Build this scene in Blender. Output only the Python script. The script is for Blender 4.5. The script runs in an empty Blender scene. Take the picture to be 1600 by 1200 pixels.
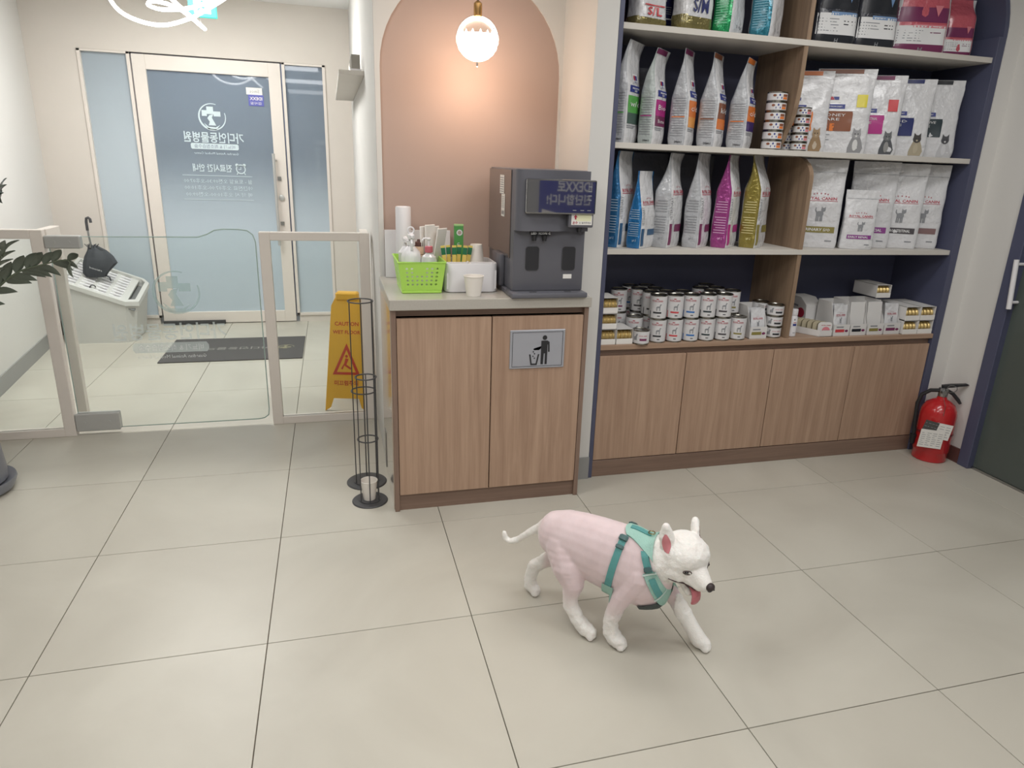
import bpy, bmesh, math, random
from mathutils import Vector, Matrix, noise
from mathutils.bvhtree import BVHTree
R = random.Random(7)
S = bpy.context.scene
COL = S.collection
rad = math.radians
PI = math.pi

# ------------------------------------------------------------------ camera
def camera():
    f, pit, rol, yaw, cx, cy, h, px, py = 1070.1862, 0.30803, 0.03774, 0.27693, 1.4379, -1.7843, 1.3510, 20.417, -4.308
    fw = Vector((math.sin(yaw) * math.cos(pit), math.cos(yaw) * math.cos(pit), -math.sin(pit)))
    r = Vector((math.cos(yaw), -math.sin(yaw), 0)); u = r.cross(fw)
    r2 = r * math.cos(rol) + u * math.sin(rol); u2 = -r * math.sin(rol) + u * math.cos(rol)
    cam = bpy.data.cameras.new('camera'); o = bpy.data.objects.new('camera', cam); COL.objects.link(o)
    M = Matrix((r2, u2, -fw)).transposed().to_4x4(); M.translation = Vector((cx, cy, h)); o.matrix_world = M
    cam.sensor_fit = 'HORIZONTAL'; cam.sensor_width = 36; cam.lens = f / 1600 * 36
    cam.shift_x = -px / 1600; cam.shift_y = py / 1600
    cam.clip_start = .05; cam.clip_end = 60
    S.camera = o
camera()

# ------------------------------------------------------------------ world, lights, exposure
S.view_settings.view_transform = 'Standard'; S.view_settings.look = 'None'
S.view_settings.gamma = 1; S.view_settings.use_curve_mapping = False
S.view_settings.exposure = 0.0
W = bpy.data.worlds.new('world'); S.world = W; W.use_nodes = True
W.node_tree.nodes['Background'].inputs[0].default_value = (.93, .96, 1, 1)
W.node_tree.nodes['Background'].inputs[1].default_value = .75
def area(x, y, z, sx, sy, power, col=(1, .99, .975), rot=(0, 0, 0), name='unseen_ceiling_light'):
    l = bpy.data.lights.new(name, 'AREA'); l.shape = 'RECTANGLE'; l.size = sx; l.size_y = sy; l.energy = power; l.color = col
    o = bpy.data.objects.new(name, l); o.location = (x, y, z); o.rotation_euler = rot; COL.objects.link(o); return o
area(.8, .2, 2.405, 1.1, .5, 17)
area(1.2, -1.5, 2.405, 1.2, .6, 20)
area(2.9, -1.0, 2.405, 1.2, .4, 16)
area(-1.2, -.8, 2.405, 1.0, .8, 5)
area(2.0, -3.4, 2.405, 2.4, .8, 26)
area(.55, 2.9, 2.40, .7, 1.0, 40, (1, .99, .97))
area(3.2, .0, 2.405, 1.2, .3, 12)  # added unseen fill that brightens the shelves and the right side
sp = bpy.data.lights.new('wall_washer_spot', 'SPOT'); sp.energy = 22; sp.spot_size = rad(70); sp.spot_blend = .7; sp.shadow_soft_size = .04
so = bpy.data.objects.new('wall_washer_spot', sp); so.location = (-.22, 3.1, 2.39); so.rotation_euler = (0, rad(-12), 0); COL.objects.link(so)

# ------------------------------------------------------------------ materials
def lin(c):
    def g(v):
        v = v / 255
        return v / 12.92 if v <= .04045 else ((v + .055) / 1.055) ** 2.4
    return (g(c[0]), g(c[1]), g(c[2]), 1)
MATS = {}
def mat(name, col=(200, 200, 200), rough=.5, metal=0, coat=0, emit=0, alpha=1, noise_amt=.04, scale=8, bump=0, bscale=60, spec=.5, sss=0, stretch=None, trans=0, ior=1.45):
    if name in MATS: return MATS[name]
    m = bpy.data.materials.new(name); m.use_nodes = True; nt = m.node_tree; b = nt.nodes['Principled BSDF']
    L = nt.links
    b.inputs['Roughness'].default_value = rough; b.inputs['Metallic'].default_value = metal
    b.inputs['Coat Weight'].default_value = coat; b.inputs['Coat Roughness'].default_value = .12
    b.inputs['Specular IOR Level'].default_value = spec; b.inputs['Alpha'].default_value = alpha
    b.inputs['Transmission Weight'].default_value = trans; b.inputs['IOR'].default_value = ior
    if sss:
        b.inputs['Subsurface Weight'].default_value = sss; b.inputs['Subsurface Radius'].default_value = (.02, .01, .008)
    tc = nt.nodes.new('ShaderNodeTexCoord')
    mp = nt.nodes.new('ShaderNodeMapping'); L.new(tc.outputs['Object'], mp.inputs[0])
    if stretch: mp.inputs['Scale'].default_value = stretch
    n = nt.nodes.new('ShaderNodeTexNoise'); n.inputs['Scale'].default_value = scale; n.inputs['Detail'].default_value = 4; L.new(mp.outputs[0], n.inputs['Vector'])
    mx = nt.nodes.new('ShaderNodeMix'); mx.data_type = 'RGBA'; L.new(n.outputs['Fac'], mx.inputs[0])
    c = lin(col)
    mx.inputs[6].default_value = tuple(min(1, v * (1 - noise_amt)) for v in c[:3]) + (1,)
    mx.inputs[7].default_value = tuple(min(1, v * (1 + noise_amt)) for v in c[:3]) + (1,)
    L.new(mx.outputs[2], b.inputs['Base Color'])
    if emit:
        b.inputs['Emission Color'].default_value = c; b.inputs['Emission Strength'].default_value = emit
    if bump:
        n2 = nt.nodes.new('ShaderNodeTexNoise'); n2.inputs['Scale'].default_value = bscale; n2.inputs['Detail'].default_value = 3; L.new(mp.outputs[0], n2.inputs['Vector'])
        bp = nt.nodes.new('ShaderNodeBump'); bp.inputs['Strength'].default_value = bump; bp.inputs['Distance'].default_value = .01
        L.new(n2.outputs['Fac'], bp.inputs['Height']); L.new(bp.outputs[0], b.inputs['Normal'])
    MATS[name] = m; return m
def wood(name, c1, c2, rough=.45, grain=(30, 30, 1.2)):
    m = bpy.data.materials.new(name); m.use_nodes = True; nt = m.node_tree; b = nt.nodes['Principled BSDF']; L = nt.links
    tc = nt.nodes.new('ShaderNodeTexCoord'); mp = nt.nodes.new('ShaderNodeMapping'); mp.inputs['Scale'].default_value = grain
    L.new(tc.outputs['Object'], mp.inputs[0])
    n = nt.nodes.new('ShaderNodeTexNoise'); n.inputs['Scale'].default_value = 1; n.inputs['Detail'].default_value = 6; n.inputs['Roughness'].default_value = .65; n.inputs['Distortion'].default_value = .6
    L.new(mp.outputs[0], n.inputs['Vector'])
    mp2 = nt.nodes.new('ShaderNodeMapping'); mp2.inputs['Scale'].default_value = tuple(g * 5 for g in grain); L.new(tc.outputs['Object'], mp2.inputs[0])
    n2 = nt.nodes.new('ShaderNodeTexNoise'); n2.inputs['Scale'].default_value = 1; n2.inputs['Detail'].default_value = 3; L.new(mp2.outputs[0], n2.inputs['Vector'])
    ad = nt.nodes.new('ShaderNodeMath'); ad.operation = 'MULTIPLY_ADD'; ad.inputs[1].default_value = .35; L.new(n2.outputs['Fac'], ad.inputs[0]); L.new(n.outputs['Fac'], ad.inputs[2])
    cr = nt.nodes.new('ShaderNodeValToRGB'); cr.color_ramp.elements[0].position = .5; cr.color_ramp.elements[1].position = .88
    cr.color_ramp.elements[0].color = lin(c1); cr.color_ramp.elements[1].color = lin(c2)
    L.new(ad.outputs[0], cr.inputs[0]); L.new(cr.outputs[0], b.inputs['Base Color']); b.inputs['Roughness'].default_value = rough
    MATS[name] = m; return m
WALL = mat('white_wall_paint', (214, 212, 208), .85, noise_amt=.02, scale=2)
WALLD = mat('beige_wall_paint', (214, 207, 199), .85, noise_amt=.02)
CEIL = mat('ceiling_paint', (225, 225, 223), .9, noise_amt=.02)
BROWN = mat('tan_arch_paint', (182, 159, 148), .8, noise_amt=.03, scale=3)
FRAMEW = mat('cream_metal', (222, 214, 206), .35, noise_amt=.02)
NAVY = mat('navy_laminate', (80, 83, 106), .45, noise_amt=.06)  # navy lightened: lens haze is put into the base colour
GREYB = mat('grey_skirting', (150, 150, 148), .5)
SHELFW = mat('white_laminate_shelf', (205, 200, 192), .5, noise_amt=.03)
WOODC = wood('walnut_laminate', (162, 132, 111), (186, 156, 133))
WOODD = wood('dark_walnut_edge', (126, 103, 90), (146, 122, 107))
WOODS = wood('oak_divider', (128, 106, 88), (160, 136, 112))
WOODH = wood('walnut_horizontal', (154, 126, 105), (178, 150, 128), grain=(1.2, 30, 30))
WOODDH = wood('dark_walnut_rail', (120, 97, 84), (138, 114, 99), grain=(1.2, 30, 30))
STONE = mat('grey_quartz', (182, 177, 168), .3, noise_amt=.10, scale=180, coat=.2)
BLACK = mat('black_plastic', (46, 46, 49), .35)  # black raised to a dark grey to carry lens haze
BLACKM = mat('black_metal', (78, 78, 80), .45, metal=.3)  # tone lifted above the real black by painted-in lens haze
CHROME = mat('brushed_steel', (170, 170, 170), .28, metal=1, noise_amt=.06, scale=40)
WHITEP = mat('white_plastic', (226, 224, 226), .35, noise_amt=.02)
CLAMP = mat('satin_clamp_metal', (188, 188, 186), .35, metal=.35, noise_amt=.03)
ORD = ['first', 'second', 'third', 'fourth', 'fifth', 'sixth']
PAPER = mat('white_paper', (232, 229, 224), .7, noise_amt=.02)
INK = mat('print_black', (45, 45, 48), .5)
INKG = mat('print_grey', (140, 142, 146), .5)
INKW = mat('print_white', (228, 228, 228), .5)
RED = mat('print_red', (176, 52, 72), .45)
BLUEP = mat('print_blue', (48, 58, 130), .45)
GOLD = mat('gold_tin', (212, 188, 130), .38, metal=.75)
TIN = mat('tin_rim', (150, 148, 140), .25, metal=1)

# ------------------------------------------------------------------ mesh builder
class B:
    def __init__(s): s.v = []; s.f = []; s.m = []
    def add(s, vs, fs, mi=0, M=None):
        k = len(s.v)
        s.v += [tuple(M @ Vector(v)) if M else tuple(v) for v in vs]
        s.f += [tuple(i + k for i in f) for f in fs]; s.m += [mi] * len(fs); return s
    def box(s, x0, x1, y0, y1, z0, z1, mi=0, bev=0, M=None, seg=1):
        if x1 < x0: x0, x1 = x1, x0
        if y1 < y0: y0, y1 = y1, y0
        if z1 < z0: z0, z1 = z1, z0
        if not bev:
            return s.add([(x0,y0,z0),(x1,y0,z0),(x1,y1,z0),(x0,y1,z0),(x0,y0,z1),(x1,y0,z1),(x1,y1,z1),(x0,y1,z1)],
                         [(0,3,2,1),(4,5,6,7),(0,1,5,4),(1,2,6,5),(2,3,7,6),(3,0,4,7)], mi, M)
        bm = bmesh.new(); bmesh.ops.create_cube(bm, size=1)
        for v in bm.verts: v.co = Vector(((x0+x1)/2 + v.co.x*(x1-x0), (y0+y1)/2 + v.co.y*(y1-y0), (z0+z1)/2 + v.co.z*(z1-z0)))
        bmesh.ops.bevel(bm, geom=bm.edges[:], offset=min(bev, .49*min(x1-x0, y1-y0, z1-z0)), segments=seg, affect='EDGES', profile=.5)
        s.bm(bm, mi, M); return s
    def bm(s, bm, mi=0, M=None):
        bm.verts.index_update(); s.add([v.co.copy() for v in bm.verts], [tuple(v.index for v in f.verts) for f in bm.faces], mi, M); bm.free(); return s
    def lathe(s, prof, n=24, mi=0, M=None, cx=0, cy=0):
        vs = []; fs = []
        for r, z in prof:
            for i in range(n): a = 2*PI*i/n; vs.append((cx + r*math.cos(a), cy + r*math.sin(a), z))
        for j in range(len(prof)-1):
            for i in range(n): k = (i+1) % n; fs.append((j*n+i, j*n+k, (j+1)*n+k, (j+1)*n+i))
        if prof[0][0] > 1e-6: fs.append(tuple(range(n))[::-1])
        if prof[-1][0] > 1e-6: fs.append(tuple((len(prof)-1)*n+i for i in range(n)))
        return s.add(vs, fs, mi, M)
    def tube(s, pts, r, n=8, mi=0, closed=False, M=None):
        pts = [Vector(p) for p in pts]; m = len(pts); vs = []; fs = []
        rr = r if isinstance(r, (list, tuple)) else [r]*m
        ref = Vector((0, 0, 1)); N = None
        for i, p in enumerate(pts):
            a = pts[(i-1) % m] if (i or closed) else p; b = pts[(i+1) % m] if (i < m-1 or closed) else p
            t = (b - a).normalized()
            if N is None:
                N = t.cross(ref)
                if N.length < .1: N = t.cross(Vector((1, 0, 0)))
                N.normalize()
            else:
                N = (N - t * N.dot(t)).normalized()
            Bn = t.cross(N)
            for k in range(n): a_ = 2*PI*k/n; vs.append(p + (N*math.cos(a_) + Bn*math.sin(a_)) * rr[i])
        for j in range(m if closed else m-1):
            j2 = (j+1) % m
            for k in range(n): k2 = (k+1) % n; fs.append((j*n+k, j*n+k2, j2*n+k2, j2*n+k))
        if not closed: fs.append(tuple(range(n))[::-1]); fs.append(tuple((m-1)*n+k for k in range(n)))
        return s.add(vs, fs, mi, M)
    def prism(s, poly, y0, y1, mi=0, M=None, axis='y'):
        """poly: (a,b) outline, extruded along axis"""
        n = len(poly)
        def P(a, b, c): return (a, c, b) if axis == 'y' else ((a, b, c) if axis == 'z' else (c, a, b))
        vs = [P(a, b, y0) for a, b in poly] + [P(a, b, y1) for a, b in poly]
        fs = [tuple(range(n)), tuple(range(2*n-1, n-1, -1))] + [(i, i+n, (i+1) % n + n, (i+1) % n) for i in range(n)]
        bm = bmesh.new(); V = [bm.verts.new(v) for v in vs]
        for f in fs: bm.faces.new([V[i] for i in f])
        bmesh.ops.recalc_face_normals(bm, faces=bm.faces[:]); return s.bm(bm, mi, M)
    def build(s, name, mats, parent=None, loc=(0,0,0), rot=(0,0,0), smooth=35, label=None):
        me = bpy.data.meshes.new(name); me.from_pydata([tuple(v) for v in s.v], [], s.f)
        if not isinstance(mats, (list, tuple)): mats = [mats]
        for m in mats: me.materials.append(m)
        me.polygons.foreach_set('material_index', s.m)
        if smooth:
            me.polygons.foreach_set('use_smooth', [True]*len(s.f)); me.set_sharp_from_angle(angle=rad(smooth))
        me.update(); o = bpy.data.objects.new(name, me); COL.objects.link(o)
        o.location = loc; o.rotation_euler = rot
        if parent: o.parent = parent
        if label: o['label'] = label
        return o
def thing(name, label, cat, loc=(0,0,0), rz=0, group=None, rot=None):
    o = bpy.data.objects.new(name, None); COL.objects.link(o); o.location = loc; o.rotation_euler = rot or (0, 0, rz); o.empty_display_size = .05
    o['label'] = label; o['category'] = cat
    if group: o['group'] = group
    return o
def tag(o, label, cat, group=None):
    o['label'] = label; o['category'] = cat
    if group: o['group'] = group
    return o
def struct(o): o['kind'] = 'structure'; return o
def kids(o): return [c for c in bpy.data.objects if c.parent is o]
def dup(src, loc, rot=None, label=None, group=None, ch=None):
    r = src.copy(); COL.objects.link(r); r.location = loc
    if rot is not None: r.rotation_euler = rot
    if label: r['label'] = label
    if group: r['group'] = group
    def rec(a, b):
        for c in KID.get(a.name, []):
            d = c.copy(); COL.objects.link(d); d.parent = b; rec(c, d)
    rec(src, r); return r
KID = {}
def index_kids(root):
    """remember the children of a prototype so copies need no scene search"""
    st = [root]
    while st:
        a = st.pop(); KID[a.name] = [c for c in COL.objects if c.parent is a]; st += KID[a.name]
_T = {}
def text_mesh(s, bold=False, res=2):
    key = (s, bold, res)
    if key in _T: return _T[key]
    cu = bpy.data.curves.new('t', 'FONT'); cu.body = s; cu.size = 1; cu.resolution_u = res; cu.align_x = 'CENTER'; cu.align_y = 'CENTER'
    if bold: cu.offset = .02
    o = bpy.data.objects.new('t', cu); COL.objects.link(o); bpy.context.view_layer.update()
    me = o.to_mesh(); vs = [v.co.copy() for v in me.vertices]; fs = [tuple(p.vertices) for p in me.polygons]
    o.to_mesh_clear(); bpy.data.objects.remove(o); bpy.data.curves.remove(cu)
    if vs:
        x0 = min(v.x for v in vs); x1 = max(v.x for v in vs); y0 = min(v.y for v in vs); y1 = max(v.y for v in vs)
        cx, cy = (x0+x1)/2, (y0+y1)/2; vs = [(v.x-cx, v.y-cy) for v in vs]; w, h = x1-x0, y1-y0
    else: w = h = 1
    _T[key] = (vs, fs, w, h); return _T[key]
def put_text(b, s, fn, x, z, size=None, width=None, mi=0, bold=False, mirror=False, shear=0, res=2, squash=1):
    """writes text; fn maps (x,z) of the text plane to 3-D"""
    vs, fs, w, h = text_mesh(s, bold, res)
    k = size / h if size else width / w
    kx = (width / w) if (width and size) else k * squash
    if mirror: kx = -kx
    V = [fn(x + (vx + shear * vy) * kx, z + vy * k) for vx, vy in vs]
    b.add(V, [f[::-1] for f in fs] if mirror else fs, mi)
def plane_fn(y): return lambda x, z: (x, y, z)
def poly_patch(b, poly, fn, mi=0):
    b.add([fn(x, z) for x, z in poly], [tuple(range(len(poly)))], mi)
def grid_patch(b, x0, x1, z0, z1, fn, nx=6, nz=6, mi=0):
    vs = [fn(x0 + (x1-x0)*i/nx, z0 + (z1-z0)*j/nz) for j in range(nz+1) for i in range(nx+1)]
    b.add(vs, [(j*(nx+1)+i, j*(nx+1)+i+1, (j+1)*(nx+1)+i+1, (j+1)*(nx+1)+i) for j in range(nz) for i in range(nx)], mi)
def ellipse(cx, cz, rx, rz, n=16, a0=0, a1=2*PI): return [(cx + rx*math.cos(a0 + (a1-a0)*i/n), cz + rz*math.sin(a0 + (a1-a0)*i/n)) for i in range(n + (0 if abs(a1-a0-2*PI) < 1e-6 else 1))]
def ring_patch(b, cx, cz, r0, r1, fn, mi=0, n=28, a0=0, a1=2*PI, taper=0):
    vs = []
    for i in range(n+1):
        a = a0 + (a1-a0)*i/n; t = abs(2*i/n-1); ri = r0 + (r1-r0)*taper*t
        vs += [fn(cx + ri*math.cos(a), cz + ri*math.sin(a)), fn(cx + r1*math.cos(a), cz + r1*math.sin(a))]
    b.add(vs, [(2*i, 2*i+1, 2*i+3, 2*i+2) for i in range(n)], mi)

# ================================================================== THE SETTING
XR, YD, ZC = 4.42, 4.23, 2.42
def lwx(y): return -.405 - .101 * (y - 2.47)          # the slightly splayed left wall of the entrance
# floor: slab plus tiles
b = B(); b.box(-3.2, 4.6, -4.4, 4.5, -.06, -.004)
JOINT = mat('dark_tile_joint', (96, 90, 78), .8)
FLOOR = struct(b.build('floor', JOINT))
def tile_mat():
    m = bpy.data.materials.new('beige_porcelain_tile'); m.use_nodes = True; nt = m.node_tree; bs = nt.nodes['Principled BSDF']; L = nt.links
    ge = nt.nodes.new('ShaderNodeNewGeometry')
    n = nt.nodes.new('ShaderNodeTexNoise'); n.inputs['Scale'].default_value = 1.7; n.inputs['Detail'].default_value = 6; n.inputs['Distortion'].default_value = .8; L.new(ge.outputs['Position'], n.inputs['Vector'])
    oi = nt.nodes.new('ShaderNodeObjectInfo')
    ad = nt.nodes.new('ShaderNodeMath'); ad.operation = 'MULTIPLY_ADD'; ad.inputs[1].default_value = .12; L.new(oi.outputs['Random'], ad.inputs[0]); L.new(n.outputs['Fac'], ad.inputs[2])
    cr = nt.nodes.new('ShaderNodeValToRGB'); cr.color_ramp.elements[0].position = .3; cr.color_ramp.elements[1].position = .8
    cr.color_ramp.elements[0].color = lin((180, 175, 163)); cr.color_ramp.elements[1].color = lin((198, 194, 182))
    L.new(ad.outputs[0], cr.inputs[0]); L.new(cr.outputs[0], bs.inputs['Base Color'])
    bs.inputs['Roughness'].default_value = .38; bs.inputs['Specular IOR Level'].default_value = .4
    return m
TILE = tile_mat()
full = None; J = .0013
for j in range(-5, 8):
    for i in range(-5, 8):
        x0, x1, y0, y1 = i*.6 + J, (i+1)*.6 - J, j*.6 + J, (j+1)*.6 - J
        if x0 < -1 and y0 > 1.7: continue
        lim = XR - .005 if y0 < .9 else XR
        if x0 > lim or y0 > YD: continue
        if x0 > 2.5 and y0 > .9 or x0 > 1.65 and y0 > 1.25: continue
        if x0 < -1.3 or y0 < -3.1: continue
        clip = x1 > lim or y1 > YD + .2
        if clip or full is None:
            bb = B(); bb.box(0, min(x1, lim) - x0, 0, min(y1, YD + .2) - y0, -.006, 0, bev=.0008)
            o = bb.build('floor_tile', TILE, FLOOR, (x0, y0, 0), smooth=0)
            if not clip: full = o
        else:
            o = full.copy(); COL.objects.link(o); o.location = (x0, y0, 0); o.parent = FLOOR
b = B(); b.box(-3.2, 4.6, -4.4, 4.5, ZC, ZC + .05); struct(b.build('ceiling', CEIL))
# walls
b = B(); b.prism([(lwx(1.7), 1.7), (lwx(YD + .02), YD + .02), (lwx(YD) - .12, YD + .02), (lwx(1.7) - .12, 1.7)], 0, ZC, axis='z'); struct(b.build('wall_left', WALL))
b = B(); b.box(-3.2, lwx(1.7) - .12, 1.82, 1.92, 0, ZC); struct(b.build('wall_left_return', WALL))
b = B(); b.prism([(lwx(1.7), 1.7), (lwx(YD), YD), (lwx(YD) + .008, YD), (lwx(1.7) + .008, 1.7)], 0, .10, axis='z'); struct(b.build('baseboard_left', GREYB))
b = B(); b.box(-3.2, -3.1, -4.4, 1.85, 0, ZC); struct(b.build('wall_far_left', WALL))
b = B(); b.box(-3.2, 4.6, -4.5, -4.4, 0, ZC); struct(b.build('wall_back', WALL))
# door wall with three openings
ZT = 2.005
b = B()
b.box(lwx(YD) - .1, -.262, YD - .01, YD + .12, 0, ZC); b.box(1.437, 1.66, YD - .01, YD + .12, 0, ZC)
b.box(-.262, 1.437, YD - .01, YD + .12, ZT + .012, ZC); b.box(-.262, .06, YD - .01, YD + .12, 0, .055); b.box(1.135, 1.437, YD - .01, YD + .12, 0, .055)
struct(b.build('wall_door_side', WALLD))
# partition wall right of the entrance, its left face at x=1.628, and the nook wall behind the counter
b = B(); b.box(1.628, 2.55, 1.262, YD + .1, 0, ZC); struct(b.build('wall_entrance_right', WALL))
b = B(); b.box(1.628, 2.42, 1.25, 1.262, 0, ZC)
# white spandrels around the tan arch
xl, xr, zs = 1.648, 2.40, 1.70; cx = (xl + xr) / 2; rA = (xr - xl) / 2
arch = [(cx + rA*math.cos(PI - PI*i/24), zs + rA*math.sin(PI*i/24)) for i in range(25)]
o = struct(b.build('wall_nook', BROWN))
b = B()
b.prism([(1.628, .86), (xl, .86), (xl, zs)] + arch[1:13] + [(cx, ZC), (1.628, ZC)], 1.240, 1.2505)
b.prism([(cx, zs + rA)] + arch[13:] + [(xr, .86), (2.42, .86), (2.42, ZC), (cx, ZC)], 1.240, 1.2505)
struct(b.build('trim_1', WALL))
# wall between nook and shelf unit, with the rounded opening for the shelf unit
x0, x1, zt, rc, z1 = 2.50, 4.32, 2.32, .37, 2.32
b = B(); b.box(2.412, 2.50, .86, 1.262, 0, ZC); struct(b.build('wall_nook_side', WALL))
opening = [(x1, 0)] + [(x1 - rc + rc*math.cos(a), zt - rc + rc*math.sin(a)) for a in [PI/2*i/14 for i in range(15)]] + [(x0 + rc - rc*math.sin(a), zt - rc + rc*math.cos(a)) for a in [PI/2*i/14 for i in range(15)]]
b = B()
b.prism([(4.46, 0), (4.46, ZC), ((x0+x1)/2, ZC), ((x0+x1)/2, zt)] + opening[1:16][::-1] + [(x1, 0)], .858, .872)
b.prism([(x0, ZC), ((x0+x1)/2, ZC), ((x0+x1)/2, zt)] + opening[16:] + [(x0, zt - rc)], .858, .872)
struct(b.build('wall_shelf_side', WALL))
b = B(); b.box(4.40, 4.5, .66, .86, 0, ZC); struct(b.build('wall_right', WALL))
b = B(); b.box(4.392, 4.40, .66, .858, 0, .075); b.box(4.321, 4.392, .85, .858, 0, .075); struct(b.build('baseboard_right', mat('brown_skirting_reflected_red', (96, 66, 62), .25)))  # red of the extinguisher's reflection is mixed into the skirting brown
b = B(); b.box(2.43, 2.50, .852, .86, 0, .105); struct(b.build('baseboard_nook', GREYB))
b = B(); b.box(4.385, 4.47, .60, .66, 0, ZC, bev=.002); struct(b.build('trim_2', NAVY))
# glass wall on the right with dark film, with a bar handle
GD = mat('dark_green_glass', (84, 91, 87), .14, spec=.4)  # dark green paled, with the lens haze painted into it
b = B(); b.box(XR, XR + .012, -4.4, .60, .012, ZC); dg = struct(b.build('door_2', GD))
b = B(); b.tube([(XR - .045, .605 + 0, 1.02), (XR - .045, .585, .80)], .011, 12); b.tube([(XR, .60, 1.0), (XR - .045, .60, 1.0)], .007, 8); b.tube([(XR, .588, .83), (XR - .045, .588, .83)], .007, 8)
b.build('bar_handle', WHITEP, dg)
b = B(); b.box(XR - .01, XR + .03, -4.4, .60, 0, .012); b.build('floor_track', CHROME, dg)

# ---- entrance door and side lights
def film_glass(name, fr, top=(118, 128, 146), bot=(184, 200, 208), z0=.70, z1=1.40):
    """clear bluish glass with a frosted film that fades out upwards"""
    m = bpy.data.materials.new(name); m.use_nodes = True; nt = m.node_tree; L = nt.links; bs = nt.nodes['Principled BSDF']; out = nt.nodes['Material Output']
    ge = nt.nodes.new('ShaderNodeNewGeometry'); sx = nt.nodes.new('ShaderNodeSeparateXYZ'); L.new(ge.outputs['Position'], sx.inputs[0])
    mr = nt.nodes.new('ShaderNodeMapRange'); mr.interpolation_type = 'SMOOTHSTEP'; L.new(sx.outputs[2], mr.inputs[0]); mr.inputs[1].default_value = z0; mr.inputs[2].default_value = z1; mr.inputs[3].default_value = .96; mr.inputs[4].default_value = fr
    tr = nt.nodes.new('ShaderNodeBsdfTransparent'); tr.inputs[0].default_value = lin((200, 208, 218))
    gl = nt.nodes.new('ShaderNodeBsdfGlossy'); gl.inputs['Roughness'].default_value = .02
    m1 = nt.nodes.new('ShaderNodeMixShader'); m1.inputs[0].default_value = .06; L.new(tr.outputs[0], m1.inputs[1]); L.new(gl.outputs[0], m1.inputs[2])
    bs.inputs['Base Color'].default_value = lin(bot); bs.inputs['Roughness'].default_value = .5
    m2 = nt.nodes.new('ShaderNodeMixShader'); L.new(mr.outputs[0], m2.inputs[0]); L.new(m1.outputs[0], m2.inputs[1]); L.new(bs.outputs[0], m2.inputs[2]); L.new(m2.outputs[0], out.inputs[0])
    MATS[name] = m; return m
FG = film_glass('gradient_film_glass', .30, bot=(186, 200, 210)); FG2 = film_glass('tall_gradient_film_glass', .55, bot=(190, 202, 210), z0=.9, z1=2.3)
DECAL = mat('etched_decal', (200, 214, 218), .6)
SLATE = mat('slate_corridor', (118, 128, 150), .8)
def clock_icon(b, cx, cz, r, fn, s=1):
    ring_patch(b, cx, cz, r*.78, r, fn)
    for k in (-1, 1): ring_patch(b, cx + k*r*.75, cz + r*.85, 0, r*.33, fn, n=10); poly_patch(b, [(cx + k*r*.6, cz - r*.8), (cx + k*r*.75, cz - r*.72), (cx + k*r*.95, cz - r*1.15), (cx + k*r*.8, cz - r*1.2)][::k], fn)
    poly_patch(b, [(cx - .04*r, cz - .1*r), (cx + .08*r, cz - .1*r), (cx + .08*r, cz + .5*r), (cx - .04*r, cz + .5*r)], fn); poly_patch(b, [(cx - .04*r, cz - .1*r), (cx - .5*r, cz - .1*r), (cx - .5*r, cz + .02*r), (cx - .04*r, cz + .02*r)], fn)
def hospital_logo(b, cx, cz, r, fn, mir=-1):
    """round emblem: crescent ring, a cross, an animal's head and a cupped hand"""
    f2 = lambda x, z: fn(cx + mir*(x - cx), z)
    ring_patch(b, cx, cz, r*.86, r, f2, a0=rad(-200), a1=rad(110), taper=.6)
    w = r*.24
    poly_patch(b, [(cx-w+.12*r, cz+.2*r), (cx+w+.12*r, cz+.2*r), (cx+w+.12*r, cz+.75*r), (cx-w+.12*r, cz+.75*r)], f2)
    poly_patch(b, [(cx+w+.12*r, cz+.05*r), (cx+.72*r, cz+.05*r), (cx+.72*r, cz+.48*r), (cx+w+.12*r, cz+.48*r)], f2)
    poly_patch(b, [(cx-.62*r, cz+.05*r), (cx-w+.12*r, cz+.05*r), (cx-w+.12*r, cz+.42*r), (cx-.62*r, cz+.42*r)], f2)
    poly_patch(b, [(cx-.1*r, cz+.2*r), (cx+.2*r, cz+.12*r), (cx+.35*r, cz-.1*r), (cx+.2*r, cz-.35*r), (cx+.3*r, cz-.62*r), (cx-.25*r, cz-.62*r), (cx-.1*r, cz-.3*r), (cx+.02*r, cz-.05*r)], f2)
    poly_patch(b, [(cx-.55*r, cz-.55*r), (cx-.2*r, cz-.75*r), (cx+.3*r, cz-.72*r), (cx+.62*r, cz-.45*r), (cx+.35*r, cz-.9*r), (cx-.2*r, cz-.95*r)], f2)
yd = YD + .03
X0, X1, Z0 = .088, 1.107, .006
b = B()
for a in ((X0, X0+.088, Z0, ZT), (X1-.088, X1, Z0, ZT)): b.box(a[0], a[1], YD - .02, YD + .03, a[2], a[3], bev=.002)
b.box(X0+.088, X1-.088, YD - .02, YD + .03, ZT-.10, ZT, bev=.002); b.box(X0+.088, X1-.088, YD - .02, YD + .03, Z0, .098, bev=.002)
door = struct(b.build('door_1', FRAMEW))
b = B(); b.box(X0+.085, X1-.085, YD + .002, YD + .010, .095, ZT-.098); b.build('glass_pane', FG, door)
b = B(); b.tube([(1.018, YD - .075, .645), (1.018, YD - .075, 1.352)], .011, 12)
for z in (.70, 1.30): b.tube([(1.018, YD - .075, z), (1.035, YD - .02, z)], .007, 8)
b.build('pull_handle', CLAMP, door)
b = B(); b.lathe([(.022, 0), (.022, .012), (.012, .016)], 16, M=Matrix.Translation((1.055, YD - .02, 1.017)) @ Matrix.Rotation(PI/2, 4, 'X')); b.build('lock_cylinder', CLAMP, door)
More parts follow.
